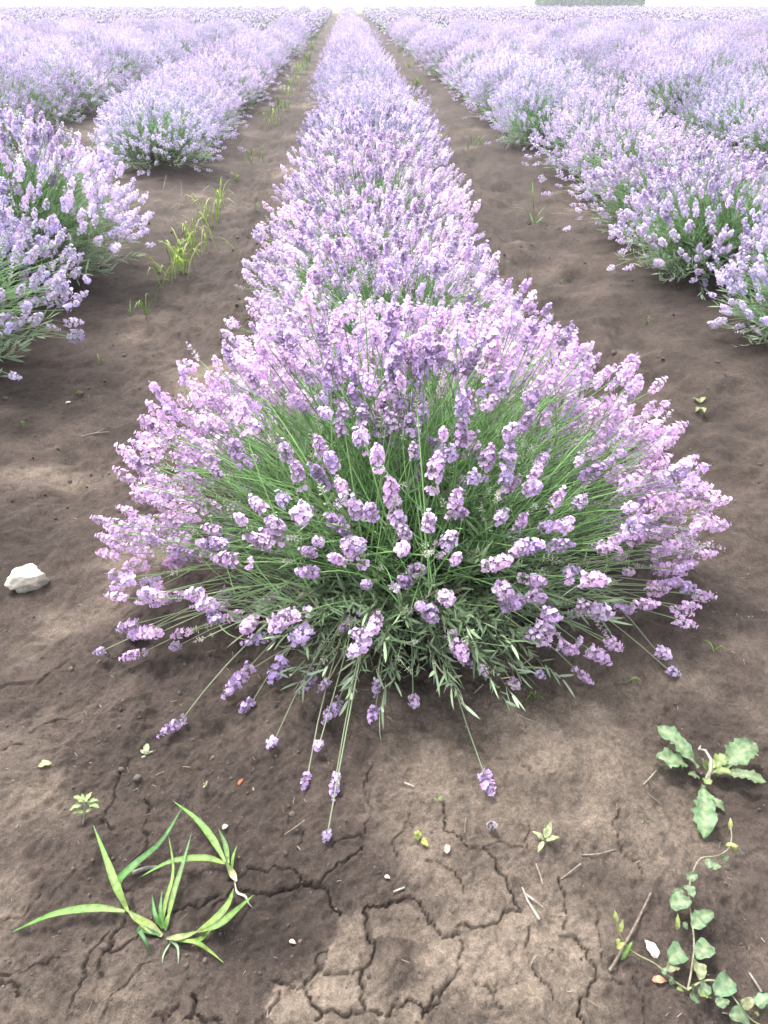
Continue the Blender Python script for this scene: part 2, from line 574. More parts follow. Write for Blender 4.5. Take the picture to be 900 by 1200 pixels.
for poly, amt in [([(428, 1070), (400, 1080), (385, 1122), (376, 1138), (400, 1144), (424, 1140)], .30), ([(325, 1156), (356, 1153), (376, 1192), (330, 1202), (312, 1198)], .45),
                  ([(360, 1150), (376, 1141), (424, 1144), (422, 1182), (398, 1188), (380, 1190)], .50), ([(500, 1115), (534, 1106), (536, 1130), (520, 1162), (500, 1184), (470, 1183), (484, 1150)], .55),
                  ([(619, 1092), (654, 1100), (688, 1126), (691, 1150), (648, 1170), (627, 1140), (617, 1115)], .30), ([(436, 1068), (480, 1060), (494, 1076), (506, 1098), (480, 1110), (436, 1110)], .25),
                  ([(541, 1092), (575, 1088), (608, 1075), (582, 1024), (566, 1006), (540, 1040)], .12), ([(430, 1200), (436, 1194), (470, 1188), (498, 1195), (494, 1205)], .4)]:
    dry_shade = dry_shade + amt * inside(poly)
dry_shade = np.clip(dry_shade, 0, 1)[..., None]
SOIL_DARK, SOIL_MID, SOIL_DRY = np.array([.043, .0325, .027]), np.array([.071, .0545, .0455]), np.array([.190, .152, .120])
gcol = np.where(dry_shade < .5, SOIL_DARK + (SOIL_MID - SOIL_DARK) * dry_shade * 2, SOIL_MID + (SOIL_DRY - SOIL_MID) * (dry_shade - .5) * 2)
# beyond the last bushes: stubble and meadow
FIELD_END = 70.0
edge = np.clip((GY - FIELD_END) / 3, 0, 1)[..., None]
meadow = np.array([.14, .17, .07]) + .05 * fbm(GX * .1, GY * .1, 70, 3)[..., None]
tan = np.array([.17, .15, .10]) + .04 * fbm(GX * .05, GY * .2, 75, 3)[..., None]
far = np.where((GX + fbm(GX * .05, GY * .05, 77) * 10 > 6)[..., None], tan, meadow)
far = np.where(((GX > 70) & (GY > 120))[..., None], np.array([.10, .19, .10]), far)
gcol = gcol * (1 - edge) + far * edge

ny, nx = GX.shape
idx = np.arange(nx * ny).reshape(ny, nx)
a_, b_, c_, d_ = idx[:-1, :-1].ravel(), idx[:-1, 1:].ravel(), idx[1:, 1:].ravel(), idx[1:, :-1].ravel()
g = Geo()
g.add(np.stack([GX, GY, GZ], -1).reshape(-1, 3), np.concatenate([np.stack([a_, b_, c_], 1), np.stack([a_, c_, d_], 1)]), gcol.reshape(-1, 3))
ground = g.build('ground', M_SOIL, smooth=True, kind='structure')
GROUND_TRIS = 2 * len(a_)

# ------------------------------------------------------------------ lavender: templates
GREEN_STEM = np.array([.235, .42, .155])
GREY_LEAF = np.array([.43, .51, .40])
DEEP_LEAF = np.array([.25, .39, .20])
LILAC = np.array([.66, .53, .76])
PALE_LILAC = np.array([.85, .78, .89])
CALYX = np.array([.40, .36, .49])
CALYX_PALE = np.array([.68, .69, .66])

LEAF_V = np.array([[-.5, 0, 0], [.5, 0, 0], [-1, -.02, .35], [1, -.02, .35], [-.8, -.07, .7], [.8, -.07, .7], [0, -.15, 1.0]])
LEAF_V[:, 0] *= .5
LEAF_T = np.array([[0, 1, 3], [0, 3, 2], [2, 3, 5], [2, 5, 4], [4, 5, 6]])
KITE_V = np.array([[0, 0, 0], [-.5, .06, .55], [.5, .06, .55], [0, -.1, 1.0]])
KITE_T = np.array([[0, 2, 1], [1, 2, 3]])


def cone_template(sides, r0, r1, L):
    a = np.arange(sides) * 2 * math.pi / sides
    v = np.concatenate([np.stack([r0 * np.cos(a), r0 * np.sin(a), 0 * a], 1), np.stack([r1 * np.cos(a), r1 * np.sin(a), 0 * a + L], 1)])
    t = []
    for j in range(sides):
        k = (j + 1) % sides
        t += [(j, k, k + sides), (j, k + sides, j + sides)]
    return v, np.array(t)


def dirs_around(z, axis_tilt, az):
    return np.stack([np.sin(axis_tilt) * np.cos(az), np.sin(axis_tilt) * np.sin(az), np.cos(axis_tilt)], -1)


def spike_geo(r, L=.058, W=.0155, whorls=7, per=8, p_open=.6, tint=(1, 1, 1), bud=False, lod=0, lower=False):
    """one flower spike, its base at the origin, growing along +Z"""
    g = Geo()
    tint = np.array(tint)
    zs = np.linspace(0.004, L, whorls) + r.normal(0, .0012, whorls)
    if lower:
        zs[0] -= .016
    for i, z in enumerate(zs):
        t = i / max(whorls - 1, 1)
        env = (0.92 + .25 * math.sin(math.pi * min(t * 1.2, 1))) * (1 - .5 * max(t - .6, 0) / .4)
        n = max(3, int(round(per * (1 - .35 * max(t - .6, 0) / .4))))
        az = r.uniform(0, 6.28) + np.arange(n) * 2 * math.pi / n + r.normal(0, .18, n)
        tilt = np.radians((78 - 48 * t ** 1.5) + r.normal(0, 11, n))
        d = dirs_around(0, tilt, az)
        P = np.stack([0 * az, 0 * az, z + r.normal(0, .0012, n)], -1) + d * .0012
        R = frames(d, r.uniform(0, 6.28, n))
        cl = W * .55 * env * r.uniform(.85, 1.2, n)
        f = r.uniform(0, 1, (n, 1))
        cc = (CALYX * (1 - f) + CALYX_PALE * f) * tint
        if bud:
            cc = cc * .4 + np.array([.56, .60, .45]) * .6
        if lod == 0:
            v, tt = cone_template(4, .055, .16, 1.0)
        elif lod == 1:
            v, tt = KITE_V * np.array([.42, 1, 1]), KITE_T
        else:
            v, tt = KITE_V * np.array([.6, 1, 1]), KITE_T
        g.inst(v, tt, np.ones(3), R, P, cl, cc)
        if bud:
            # closed tips
            g.inst(KITE_V * np.array([.5, 1, .6]), KITE_T, np.ones(3), R, P + d * cl[:, None] * .8, cl, cc * 1.15)
            continue
        op = r.uniform(0, 1, n) < p_open * (1.0 if t < .85 else .5)
        for k in np.where(op)[0]:
            pc = P[k] + d[k] * cl[k]
            f = r.uniform(0, 1)
            pcol = (LILAC * (1 - f) + PALE_LILAC * f) * tint * r.uniform(.82, 1.12)
            ps = W * (.31 if lod == 0 else .36) * r.uniform(.8, 1.25)
            m = {0: 5, 1: 3, 2: 2}[lod]
            aa = r.uniform(0, 6.28) + np.arange(m) * 2 * math.pi / m
            loc = dirs_around(0, np.radians(62 + r.normal(0, 10, m)), aa)
            wd = loc @ R[k].T
            RR = frames(wd)
            # keep each lobe's flat side facing along the floret
            zc = unit(wd); yc = unit(d[k] - zc * (zc @ d[k])[:, None]); xc = np.cross(yc, zc)
            RR = np.stack([xc, yc, zc], 2)
            sc = ps * np.where(np.arange(m) < 2, 1.2, .95)
            kv = KITE_V * np.array([1.0 if lod == 0 else 1.5, 1, 1])
            tcol = np.array([[.86, .8, .9], [1, 1, 1], [1, 1, 1], [1.12, 1.12, 1.08]])
            g.inst(kv, KITE_T, tcol, RR, np.repeat(pc[None], m, 0), sc, np.repeat(pcol[None], m, 0))
        # tips of the closed ones
        cl2 = np.where(~op)[0]
        if len(cl2) and lod < 2:
            vt = LILAC * .75 * tint
            g.inst(KITE_V * np.array([.45, 1, .45]), KITE_T, vt, R[cl2], P[cl2] + d[cl2] * cl[cl2, None] * .9, cl[cl2])
    # axis
    zz = np.linspace(-.02 if lower else -.004, L, 3)
    g.tubes(np.stack([0 * zz, 0 * zz, zz], -1)[None], np.array([[.0011, .001, .0006]]), GREEN_STEM[None], 3)
    return g


r_ = np.random.default_rng(23)
TINTS = [(1.0, .98, 1.0), (1.03, .96, 1.0), (.94, .92, 1.0), (1.06, 1.04, 1.04), (.9, .86, .97), (1, 1, 1), (1.05, .95, 1.02), (.97, 1.0, 1.04), (.88, .82, .95)]
SPIKE = []
for i, tn in enumerate(TINTS):
    L = [.046, .056, .062, .05, .066, .04, .058, .034, .06][i]
    wh = max(4, int(round(L / .0066)))
    SPIKE.append(spike_geo(r_, L, .0172 + .0018 * (i % 3), wh, 10, [.55, .65, .42, .5, .35, .65, .55, .68, .3][i], tn, lower=i in (1, 4, 6)).mesh('flower_spike', M_FLOWER))
BUD = [spike_geo(r_, L, .0085, 6, 6, 0, (1, 1, 1), bud=True, lower=l).mesh('bud_spike', M_FLOWER) for L, l in ((.042, True), (.036, False), (.05, True))]
PALE = [spike_geo(r_, L, .0125, 7, 7, .18, (1.05, 1.08, 1.02)).mesh('flower_spike', M_FLOWER) for L in (.05, .058)]
LOD1 = [spike_geo(r_, L, .0178, 7, 5, .72, tn, lod=1) for L, tn in ((.05, (1, 1, 1)), (.058, (1.03, .96, 1.0)), (.062, (.9, .88, 1)), (.046, (1.06, 1.05, 1.04)))]
LOD1 += [spike_geo(r_, .05, .0105, 6, 6, .12, (1.05, 1.1, 1.0), lod=1)]
LOD2 = [spike_geo(r_, L, .0192, 5, 4, .8, tn, lod=2) for L, tn in ((.052, (1, 1, 1)), (.06, (.97, .95, 1.02)), (.05, (1.08, 1.08, 1.05)))]


def flat(g):
    return np.concatenate(g.v), np.concatenate(g.t), np.concatenate(g.c)


LOD1 = [flat(g) for g in LOD1]
LOD2 = [flat(g) for g in LOD2]


def bezier(p0, p1, p2, m=5):
    t = np.linspace(0, 1, m)[None, :, None]
    return (1 - t) ** 2 * p0[:, None] + 2 * t * (1 - t) * p1[:, None] + t * t * p2[:, None]


def layout(r, n, a=.55, b=.44, ax=None, keep=None, lowest=-.03, root_off=(0, 0), upright=.5, mess=.014, rmess=.045):
    """roots, middles, tips and spike axes of n flower stems on a dome (bush-local)"""
    ax = ax or (a, a, a, a)                                    # reach to +x, -x, +y, -y
    tips, roots = [], []
    sd0 = int(r.integers(0, 10000))
    while len(tips) < n:
        cz = r.uniform(lowest, 1); al = r.uniform(0, 2 * math.pi)
        s = math.sqrt(max(0, 1 - cz * cz))
        d = np.array([s * math.cos(al), s * math.sin(al), cz])
        if keep is not None and r.uniform() > keep(d):
            continue
        k = r.uniform(.80, 1.04) if r.uniform() < .8 else r.uniform(.62, .9)
        k *= 1 + .26 * float(vnoise(d[0] * 2.3 + d[2] * 1.1 + sd0, d[1] * 2.3 - d[2] * .9, 7)) + .10 * float(vnoise(d[0] * 6 + sd0, d[1] * 6 + d[2] * 4, 8))
        rx = ax[0] if d[0] > 0 else ax[1]
        ry = ax[2] if d[1] > 0 else ax[3]
        tips.append([d[0] * rx * k, d[1] * ry * k, .045 + max(0, d[2]) * b * k + r.normal(0, .012)])
        q = r.uniform(.22, .45)
        roots.append([d[0] * rx * q * .8 + r.normal(0, rmess) + root_off[0], d[1] * ry * q * .8 + r.normal(0, rmess) + root_off[1], .05 + .16 * d[2] + r.uniform(0, .04)])
    tips, roots = np.array(tips), np.array(roots)
    mid = (tips + roots) / 2
    ln = np.linalg.norm(tips - roots, axis=1)
    low = np.clip(1 - tips[:, 2] / .25, 0, 1)
    mid[:, 2] += ln * (.05 + .14 * low)
    mid += r.normal(0, mess, (n, 3))
    axis = unit(unit(tips - mid) + r.normal(0, .10, (n, 3)) + np.array([0, 0, 1.0]) * (upright * (1 - low))[:, None])
    return roots, mid, tips, axis, low


def stems_geo(r, roots, mid, tips, low, rad=.0011, sides=3, m=5):
    g = Geo()
    P = bezier(roots, mid, tips, m)
    n = len(tips)
    f = r.uniform(0, 1, (n, 1))
    c = GREEN_STEM * (.8 + .5 * f)
    c = c * (1 - .75 * low[:, None]) + np.array([.30, .31, .23]) * (.75 * low[:, None])
    cm = np.stack([c * (1.0 - .15 * t) for t in np.linspace(1, 0, m)], 1)
    g.tubes(P, np.repeat(np.linspace(1.15, .85, m)[None] * rad, n, 0), cm, sides)
    return g


def leaves_geo(r, shoots, per, rad=.32, hgt=.26, L=.042, W=.0042, ax=None, tmpl=(LEAF_V, LEAF_T)):
    """grey-green narrow leaves in pairs up the leafy shoots of the mound"""
    g = Geo()
    ax = ax or (rad,) * 4
    cz = r.uniform(-.12, 1, shoots); al = r.uniform(0, 6.2832, shoots)
    s = np.sqrt(np.clip(1 - cz ** 2, 0, 1))
    d = np.stack([s * np.cos(al), s * np.sin(al), cz], -1)
    k = r.uniform(.55, 1.05, shoots)
    rx = np.where(d[:, 0] > 0, ax[0], ax[1]); ry = np.where(d[:, 1] > 0, ax[2], ax[3])
    tip = np.stack([d[:, 0] * rx * k, d[:, 1] * ry * k, .035 + np.maximum(d[:, 2], -.05) * hgt * k + r.uniform(0, .05, shoots)], -1)
    root = tip * np.array([.5, .5, .35]) + np.array([0, 0, .02])
    sd = unit(tip - root + np.array([0, 0, .06]))
    tt = np.tile(np.linspace(.25, 1, per), shoots)
    S = np.repeat(np.arange(shoots), per)
    P = root[S] + (tip - root)[S] * tt[:, None]
    az = r.uniform(0, 6.28, shoots * per)
    tl = np.radians(r.uniform(18, 62, shoots * per)) * (1.15 - .5 * tt)
    F = frames(sd)[S]
    ld = np.einsum('kij,kj->ki', F, dirs_around(0, tl, az))
    R = frames(ld, r.uniform(0, 6.28, shoots * per))
    ll = L * r.uniform(.6, 1.25, shoots * per)
    sc = np.stack([W * r.uniform(.7, 1.3, shoots * per), ll, ll], -1)
    f = np.clip(r.uniform(0, 1, (shoots * per, 1)) * .7 + .3 * tt[:, None], 0, 1)
    hfac = np.clip(P[:, 2:3] / .22, 0, 1)
    c = DEEP_LEAF * (1 - f) + GREY_LEAF * f
    c = c * (1 - .45 * hfac) + np.array([.23, .44, .14]) * (.45 * hfac)
    dead = r.uniform(0, 1, (shoots * per, 1)) < .05
    c = np.where(dead, np.array([.34, .32, .24]), c)
    g.inst(tmpl[0], tmpl[1], np.ones(3), R, P, sc, c)
    # the shoots themselves
    PS = bezier(root * np.array([.2, .2, 1]), root * np.array([.8, .8, 1]) + np.array([0, 0, .02]), tip, 4)
    g.tubes(PS, np.repeat(np.array([[.003, .0022, .0016, .0008]]), shoots, 0), np.repeat(np.array([[.17, .16, .10]]), shoots, 0), 3)
    return g


def wood_geo(r, n=9, reach=.16):
    g = Geo()
    al = np.arange(n) * 6.283 / n + r.normal(0, .2, n)
    e = np.stack([np.cos(al) * reach * r.uniform(.6, 1.1, n), np.sin(al) * reach * r.uniform(.6, 1.1, n), r.uniform(.08, .15, n)], -1)
    p0 = np.stack([np.cos(al) * .02, np.sin(al) * .02, 0 * al - .03], -1)
    md = e * np.array([.6, .6, .2]) + r.normal(0, .012, (n, 3))
    g.tubes(bezier(p0, md, e, 6), np.repeat(np.linspace(.011, .004, 6)[None], n, 0), np.repeat(np.array([[.13, .10, .075]]), n, 0), 6)
    return g


def mat_of(R, p, s):
    m = np.eye(4)
    m[:3, :3] = R * s
    m[:3, 3] = p
    return Matrix(m.tolist())


# ------------------------------------------------------------------ the large bush in front
HERO = on(478, 655)
hr = np.random.default_rng(101)
to_cam = unit((CAM - HERO - np.array([0, 0, .1])))


def hero_keep(d):
    k = 1.0
    q = d @ to_cam
    if q > .36:
        k *= max(.19 + .81 * min(1, max(0, (d[2] - .84) / .10)), 1 - (q - .36) * 2.9)
    if d[1] < 0 and d[2] < .42:
        k *= .30 + .55 * abs(d[0])
    if d[0] < -.2:
        k *= 1.1
    return min(k, 1)


hero = thing('lavender_bush', HERO, 'large lilac lavender bush in full bloom at the front of the centre row', 'lavender bush')
roots, mid, tips, axis, low = layout(hr, 1500, .60, .49, (.60, .60, .66, .47), hero_keep, -.03, (-.01, -.11), mess=.024, rmess=.075)

# flower spikes that stand out one by one on the near side: (px, py, height above ground or None = on the dome)
FRONT = [(427, 690), (438, 734), (430, 756), (322, 735), (345, 724), (352, 745), (583, 663), (525, 703), (493, 715), (460, 590), (478, 632), (466, 612), (535, 597),
         (592, 610), (632, 560), (642, 540), (628, 575), (425, 515), (487, 530), (482, 498), (545, 520), (530, 532), (400, 578), (415, 604), (385, 545), (372, 530),
         (352, 606), (318, 620), (310, 640), (325, 588), (300, 600), (238, 712), (225, 700), (160, 757), (148, 740), (205, 806), (158, 804), (110, 782), (278, 796),
         (378, 808), (440, 808), (537, 758), (570, 790), (608, 808), (690, 800), (640, 797), (662, 762), (638, 738), (628, 748), (700, 765), (725, 760),
         (710, 718), (765, 712), (812, 690), (690, 680), (690, 712), (730, 635), (748, 640), (715, 645), (668, 620), (760, 600), (560, 560), (575, 545),
         (450, 470), (395, 500), (342, 560), (610, 650), (690, 590), (660, 590), (600, 560), (510, 560), (505, 620), (360, 650), (270, 660), (250, 640),
         (590, 690), (395, 660), (420, 640)]
GROUND_FL = [(437, 842, .035), (388, 838, .03), (485, 830, .04), (312, 878, .02), (355, 922, .012), (389, 928, .012), (370, 884, .02), (380, 992, .012),
             (572, 920, .014), (197, 856, .02), (785, 768, .03), (798, 790, .012), (285, 832, .015), (360, 800, .05)]
AX = np.array([.60, .46, .43])
er, em, et, ea, el = [], [], [], [], []
c0 = HERO + np.array([0, 0, .03])
for px, py in FRONT:
    d = ray(px, py)
    o = (CAM - c0) / AX; q = d / AX
    A, B, C_ = q @ q, 2 * o @ q, o @ o - 1
    disc = B * B - 4 * A * C_
    if disc < 0:
        t = -B / (2 * A)
    else:
        t = (-B - math.sqrt(disc)) / (2 * A)
    p = CAM + d * t
    p[2] = max(p[2], gz(p) + .03)
    lp = p - HERO
    ln = np.array([lp[0], lp[1], lp[2] - .02])
    sd_ = unit(ln)
    lo = float(np.clip(1 - lp[2] / .25, 0, 1))
    base = lp - sd_ * .03
    rt = np.array([lp[0] * .35, lp[1] * .35 - .11, .05 + .30 * max(lp[2], 0)]) + hr.normal(0, .02, 3)
    er.append(rt); et.append(base); m_ = (rt + base) / 2; m_[2] += .02 + .04 * lo; em.append(m_)
    ea.append(unit(unit(base - m_) + hr.normal(0, .08, 3) + np.array([0, .12, .15]) + np.array([0, .35, .55]) * float(np.clip((660 - py) / 90, 0, 1)))); el.append(lo)
for px, py, hz in GROUND_FL:
    p = on(px, py, hz)
    lp = p - HERO
    rt = np.array([lp[0] * .45, max(lp[1] * .45, -.22), .10]) + hr.normal(0, .012, 3)
    dirn = unit(np.array([lp[0] - rt[0], lp[1] - rt[1], 0]))
    base = lp - dirn * .028
    base[2] = max(base[2], gz(base + HERO) - HERO[2] + .010)
    m_ = (rt + base) / 2 + hr.normal(0, .022, 3); m_[2] += .05
    er.append(rt); et.append(base); em.append(m_); el.append(1.0)
    ea.append(unit(dirn + np.array([0, 0, -.02]) + hr.normal(0, .06, 3)))
roots = np.concatenate([np.array(er), roots]); mid = np.concatenate([np.array(em), mid]); tips = np.concatenate([np.array(et), tips])
axis = np.concatenate([np.array(ea), axis]); low = np.concatenate([np.array(el), low])
n_exp = len(er)
# the 300 that show largest: the explicit ones, then those nearest the camera
dist = np.linalg.norm(tips + HERO - CAM, axis=1)
order = np.concatenate([np.arange(n_exp), n_exp + np.argsort(dist[n_exp:])])
single, rest = order[:300], order[300:]
R = frames(axis, hr.uniform(0, 6.28, len(axis)))
n_front = len(FRONT)
HERO_COLOR = (1.04, .95, 1.03, 1)
for q, i in enumerate(single):
    if i < n_exp:
        me = SPIKE[[0, 1, 3, 5, 6, 7, 1, 0][i % 8]]
        if i >= n_front:
            me = SPIKE[[5, 7, 8, 4][i % 4]]
    else:
        u = hr.uniform()
        me = SPIKE[hr.integers(0, 9)] if u < .72 else (BUD[hr.integers(0, 3)] if u < .92 else PALE[hr.integers(0, 2)])
    nm = 'bud_spike' if me in BUD else 'flower_spike'
    o = link(nm, me, hero)
    sc = hr.uniform(.58, .92) * (.8 if n_front <= i < n_exp or (i < n_exp and FRONT[i][1] > 770) else 1.08 if i < n_exp else 1.0)
    o.matrix_basis = mat_of(R[i], tips[i], sc)
    o.color = HERO_COLOR
    sg = stems_geo(hr, roots[i:i + 1], mid[i:i + 1], tips[i:i + 1], low[i:i + 1], .0013, 4, 6)
    st = link('stem', sg.mesh('stem', M_LEAF, True), o)
    st.matrix_basis = o.matrix_basis.inverted()
g = Geo()
pick = hr.choice(len(LOD1), len(rest), p=[.24, .24, .2, .2, .12])
for k in range(len(LOD1)):
    s = rest[pick == k]
    tint = hr.uniform(.85, 1.15, (len(s), 1)) * np.array([1, .98, 1])
    g.inst(*LOD1[k], R[s], tips[s], hr.uniform(.6, .88, len(s)), tint)
o = g.build('flower_spikes', M_FLOWER, hero, kind='stuff'); o.color = HERO_COLOR
stems_geo(hr, roots[rest], mid[rest], tips[rest], low[rest], .0012, 3, 5).build('stems', M_LEAF, hero, smooth=True, kind='stuff')
# short pale spikes still in bud, low among the stems
r3, m3, t3, a3, l3 = layout(hr, 150, .50, .37, (.50, .50, .36, .42), None, .05, (0, -.10), mess=.03, rmess=.08)
g = Geo()
budv = flat(spike_geo(hr, .036, .0088, 5, 5, 0, (1, 1, 1), bud=True, lod=1, lower=True))
g.inst(*budv, frames(a3, hr.uniform(0, 6.28, 150)), t3, hr.uniform(.6, 1.0, 150), hr.uniform(.8, 1.15, (150, 1)) * np.ones(3))
g.build('bud_spikes', M_FLOWER, hero, kind='stuff')
stems_geo(hr, r3, m3, t3, l3, .0009, 3, 5).build('bud_stems', M_LEAF, hero, smooth=True, kind='stuff')
# flowerless and broken stems fanning out low over the soil
r2, m2, t2, a2, l2 = layout(hr, 260, .46, .36, (.46, .46, .4, .42), None, -.05, (0, -.10), mess=.04, rmess=.09)
stems_geo(hr, r2, m2, t2, l2, .0010, 3, 5).build('bare_stems', M_LEAF, hero, smooth=True, kind='stuff')
leaves_geo(hr, 950, 17, .36, .27, .046, .0046, (.42, .42, .36, .50)).build('leaves', M_LEAF, hero, kind='stuff')
wood_geo(hr).build('woody_base', M_LEAF, hero, smooth=True)

# ------------------------------------------------------------------ bush variants for the rows
NEAR, MIDV = [], []


def row_keep(d):
    return .12 + .88 * min(1.0, max(0.0, (d[2] - .12) / .32))


for k in range(3):
    r = np.random.default_rng(300 + k)
    ro, mi, ti, ax_, lo = layout(r, 740, .50 + .03 * (k % 2), .49 - .02 * (k // 2), None, row_keep, upright=1.0)
    RR = frames(ax_, r.uniform(0, 6.28, len(ax_)))
    ns = 200
    up = np.argsort(-(ti[:, 2] + r.uniform(0, .25, len(ti))))
    sing = up[:ns]; rs = up[ns:]
    u = r.uniform(0, 1, ns)
    items = []
    for q, i in enumerate(sing):
        me = SPIKE[r.integers(0, 9)] if u[q] < .58 else (BUD[r.integers(0, 3)] if u[q] < .72 else PALE[r.integers(0, 2)])
        items.append((me, mat_of(RR[i], ti[i], r.uniform(.6, .85))))
    g = Geo()
    pk = r.choice(len(LOD1), len(rs), p=[.24, .22, .2, .2, .14])
    for j in range(len(LOD1)):
        s = rs[pk == j]
        g.inst(*LOD1[j], RR[s], ti[s], r.uniform(.62, .88, len(s)), r.uniform(.85, 1.15, (len(s), 1)) * np.ones(3))
    fm = g.mesh('flower_spikes', M_FLOWER)
    sm = stems_geo(r, ro, mi, ti, lo, .0012, 3, 4).mesh('stems', M_LEAF, True)
    lm = leaves_geo(r, 420, 12, .40, .32, .05, .006).mesh('leaves', M_LEAF)
    NEAR.append((items, fm, sm, lm))
for k in range(4):
    r = np.random.default_rng(400 + k)
    ro, mi, ti, ax_, lo = layout(r, 620, .52, .48, (.48, .48, .54, .54), row_keep, upright=1.0)
    RR = frames(ax_, r.uniform(0, 6.28, len(ax_)))
    g = Geo()
    pk = r.choice(len(LOD2), len(ti))
    for j in range(len(LOD2)):
        s = np.where(pk == j)[0]
        g.inst(*LOD2[j], RR[s], ti[s], r.uniform(.68, .95, len(s)), r.uniform(.74, 1.05, (len(s), 1)) * np.array([.95, .94, 1.0]))
    fm = g.mesh('flower_spikes', M_FLOWER)
    g = stems_geo(r, ro[:400], mi[:400], ti[:400], lo[:400], .0016, 3, 3)
    sm = g.mesh('stems', M_LEAF)
    lm = leaves_geo(r, 210, 8, .41, .33, .075, .010, tmpl=(KITE_V, KITE_T)).mesh('leaves', M_LEAF)
    MIDV.append((fm, sm, lm))

# ------------------------------------------------------------------ the rows
ORD = ['first', 'second', 'third', 'fourth', 'fifth', 'sixth', 'seventh', 'eighth', 'ninth', 'tenth', 'eleventh', 'twelfth', 'thirteenth',
       'fourteenth', 'fifteenth', 'sixteenth', 'seventeenth', 'eighteenth', 'nineteenth', 'twentieth']
SPACE = 0.72
rr = np.random.default_rng(77)
spots = []                                     # (row, x, y, scale)
EXPL = {0: [(2.12, .12, 1.0), (2.75, .08, .96), (3.4, .10, .96)],
        -1: [(2.5, -1.56, 1.2), (3.5, -1.50, 1.25), (6.15, -1.45, 1.0), (6.85, -1.5, 1.0)],
        1: [(2.60, 1.78, .95), (3.42, 1.68, 1.02), (4.15, 1.72, 1.0), (5.0, 1.78, .95), (5.75, 1.8, 1.0), (7.05, 1.68, .92)]}
for k in range(-22, 23):
    x0 = ROWS0 + k * ROW - (.03 if k < 0 else 0)
    y = 2.2 + rr.uniform(0, .5)
    for (yy, xx, sc) in EXPL.get(k, []):
        spots.append((k, xx, yy, sc)); y = yy + SPACE
    while y < FIELD_END:
        if rr.uniform() > (.045 if k else 0.0):
            spots.append((k, x0 + rr.normal(0, .05), y + rr.normal(0, .06), float(np.clip(rr.normal(1.0, .06 if k else .035), .75, 1.15))))
        y += SPACE
vis = []
for (k, x, y, sc) in spots:
    px, py, dep = pix((x, y, .25))
    rpx = .62 * FPX / max(dep, .5)
    if dep > .5 and -rpx - 25 < px < 900 + rpx + 25 and py < 1200 + rpx:
        vis.append((dep, k, x, y, sc))
vis.sort()
things_ = vis[:299]
stuff_ = vis[299:]
cnt = {}
FAR_FROM = {0: 14, -1: 12, 1: 12, -2: 10, 2: 10}
WORDS = {1: 'first', 2: 'second', 3: 'third', 4: 'fourth', 5: 'fifth', 6: 'sixth', 7: 'seventh', 8: 'eighth', 9: 'ninth', 10: 'tenth', 11: 'eleventh',
         12: 'twelfth', 13: 'thirteenth', 14: 'fourteenth', 15: 'fifteenth', 16: 'sixteenth'}


def row_phrase(k):
    if k == 0:
        return 'the centre row'
    return 'the %s row %s of the centre' % (WORDS[abs(k)], 'left' if k < 0 else 'right')


SPECIAL = {(0, 1): 'second lavender bush of the centre row, merging with the large front bush',
           (-1, 0): 'nearest lavender bush at the left edge of the picture, pale flowers',
           (-1, 1): 'rounded lavender bush on the left, last before the gap in its row',
           (-1, 2): 'lavender bush with a green leafy front behind the gap in the left row',
           (1, 0): 'lavender bush cut off by the right edge, stray flower stems over the soil',
           (1, 1): 'lavender bush on the right with a bare dark green base over the soil'}
for n_, (dep, k, x, y, sc) in enumerate(things_):
    c = cnt.get(k, 1 if k == 0 else 0); cnt[k] = c + 1
    lim = FAR_FROM.get(k, 8)
    if (k, c) in SPECIAL:
        label = SPECIAL[(k, c)]
    elif c < lim:
        label = '%s lavender bush in view from the front in %s' % (ORD[c], row_phrase(k))
    else:
        label = 'lavender bush merged into the far blooming stretch of %s' % row_phrase(k)
    p = (x, y, gz((x, y)) - .01)
    b = thing('lavender_bush', p, label, 'lavender bush', 'lavender bushes of ' + row_phrase(k))
    b.rotation_euler = (0, 0, float(rr.uniform(0, 6.28)) if dep < 4.6 else float(rr.normal(0, .25) + math.pi * rr.integers(0, 2)))
    b.scale = (sc, sc, sc * float(rr.uniform(.92, 1.08)))
    cool = rr.uniform(0, 1)
    fcol = (.97 + .03 * cool, .98, 1.04 - .02 * cool, 1)
    if k == 0 and c < 5:
        fcol = (1.03, .975 + .005 * c, 1.03, 1)
    if dep < 4.6:
        items, fm, sm, lm = NEAR[n_ % 3]
        for me, mt in items:
            o = link(me.name.split('.')[0], me, b)
            o.matrix_basis = mt
            o.color = fcol
        parts = (('flower_spikes', fm), ('stems', sm), ('leaves', lm))
    else:
        fm, sm, lm = MIDV[rr.integers(0, 4)]
        parts = (('flower_spikes', fm), ('stems', sm), ('leaves', lm))
    for nm, me in parts:
        o = link(nm, me, b, 'stuff')
        o.color = fcol if nm == 'flower_spikes' else (1, 1, 1, 1)
hero['group'] = 'lavender bushes of the centre row'

# all the bushes farther back, one mass of bloom
g = Geo()
nf = len(stuff_)
BP_V = np.array([[0, 0, -.5], [.5, 0, 0], [-.25, .43, 0], [-.25, -.43, 0], [0, 0, .5]])
BP_T = np.array([[0, 2, 1], [0, 3, 2], [0, 1, 3], [1, 2, 4], [2, 3, 4], [3, 1, 4]])
SKV, SKT = [], []
r = np.random.default_rng(55)
PA = np.array([(x, y, 0.0) for _, _, x, y, _ in stuff_]); SA = np.array([s for *_, s in stuff_])
nsp = 50
cz = r.uniform(0.02, 1, (nf, nsp)); al = r.uniform(0, 6.283, (nf, nsp)); s_ = np.sqrt(1 - cz ** 2); kk = r.uniform(.82, 1.08, (nf, nsp))
P = np.stack([s_ * np.cos(al) * .49 * kk, s_ * np.sin(al) * .56 * kk, .06 + cz * .44 * kk], -1) * SA[:, None, None] + PA[:, None]
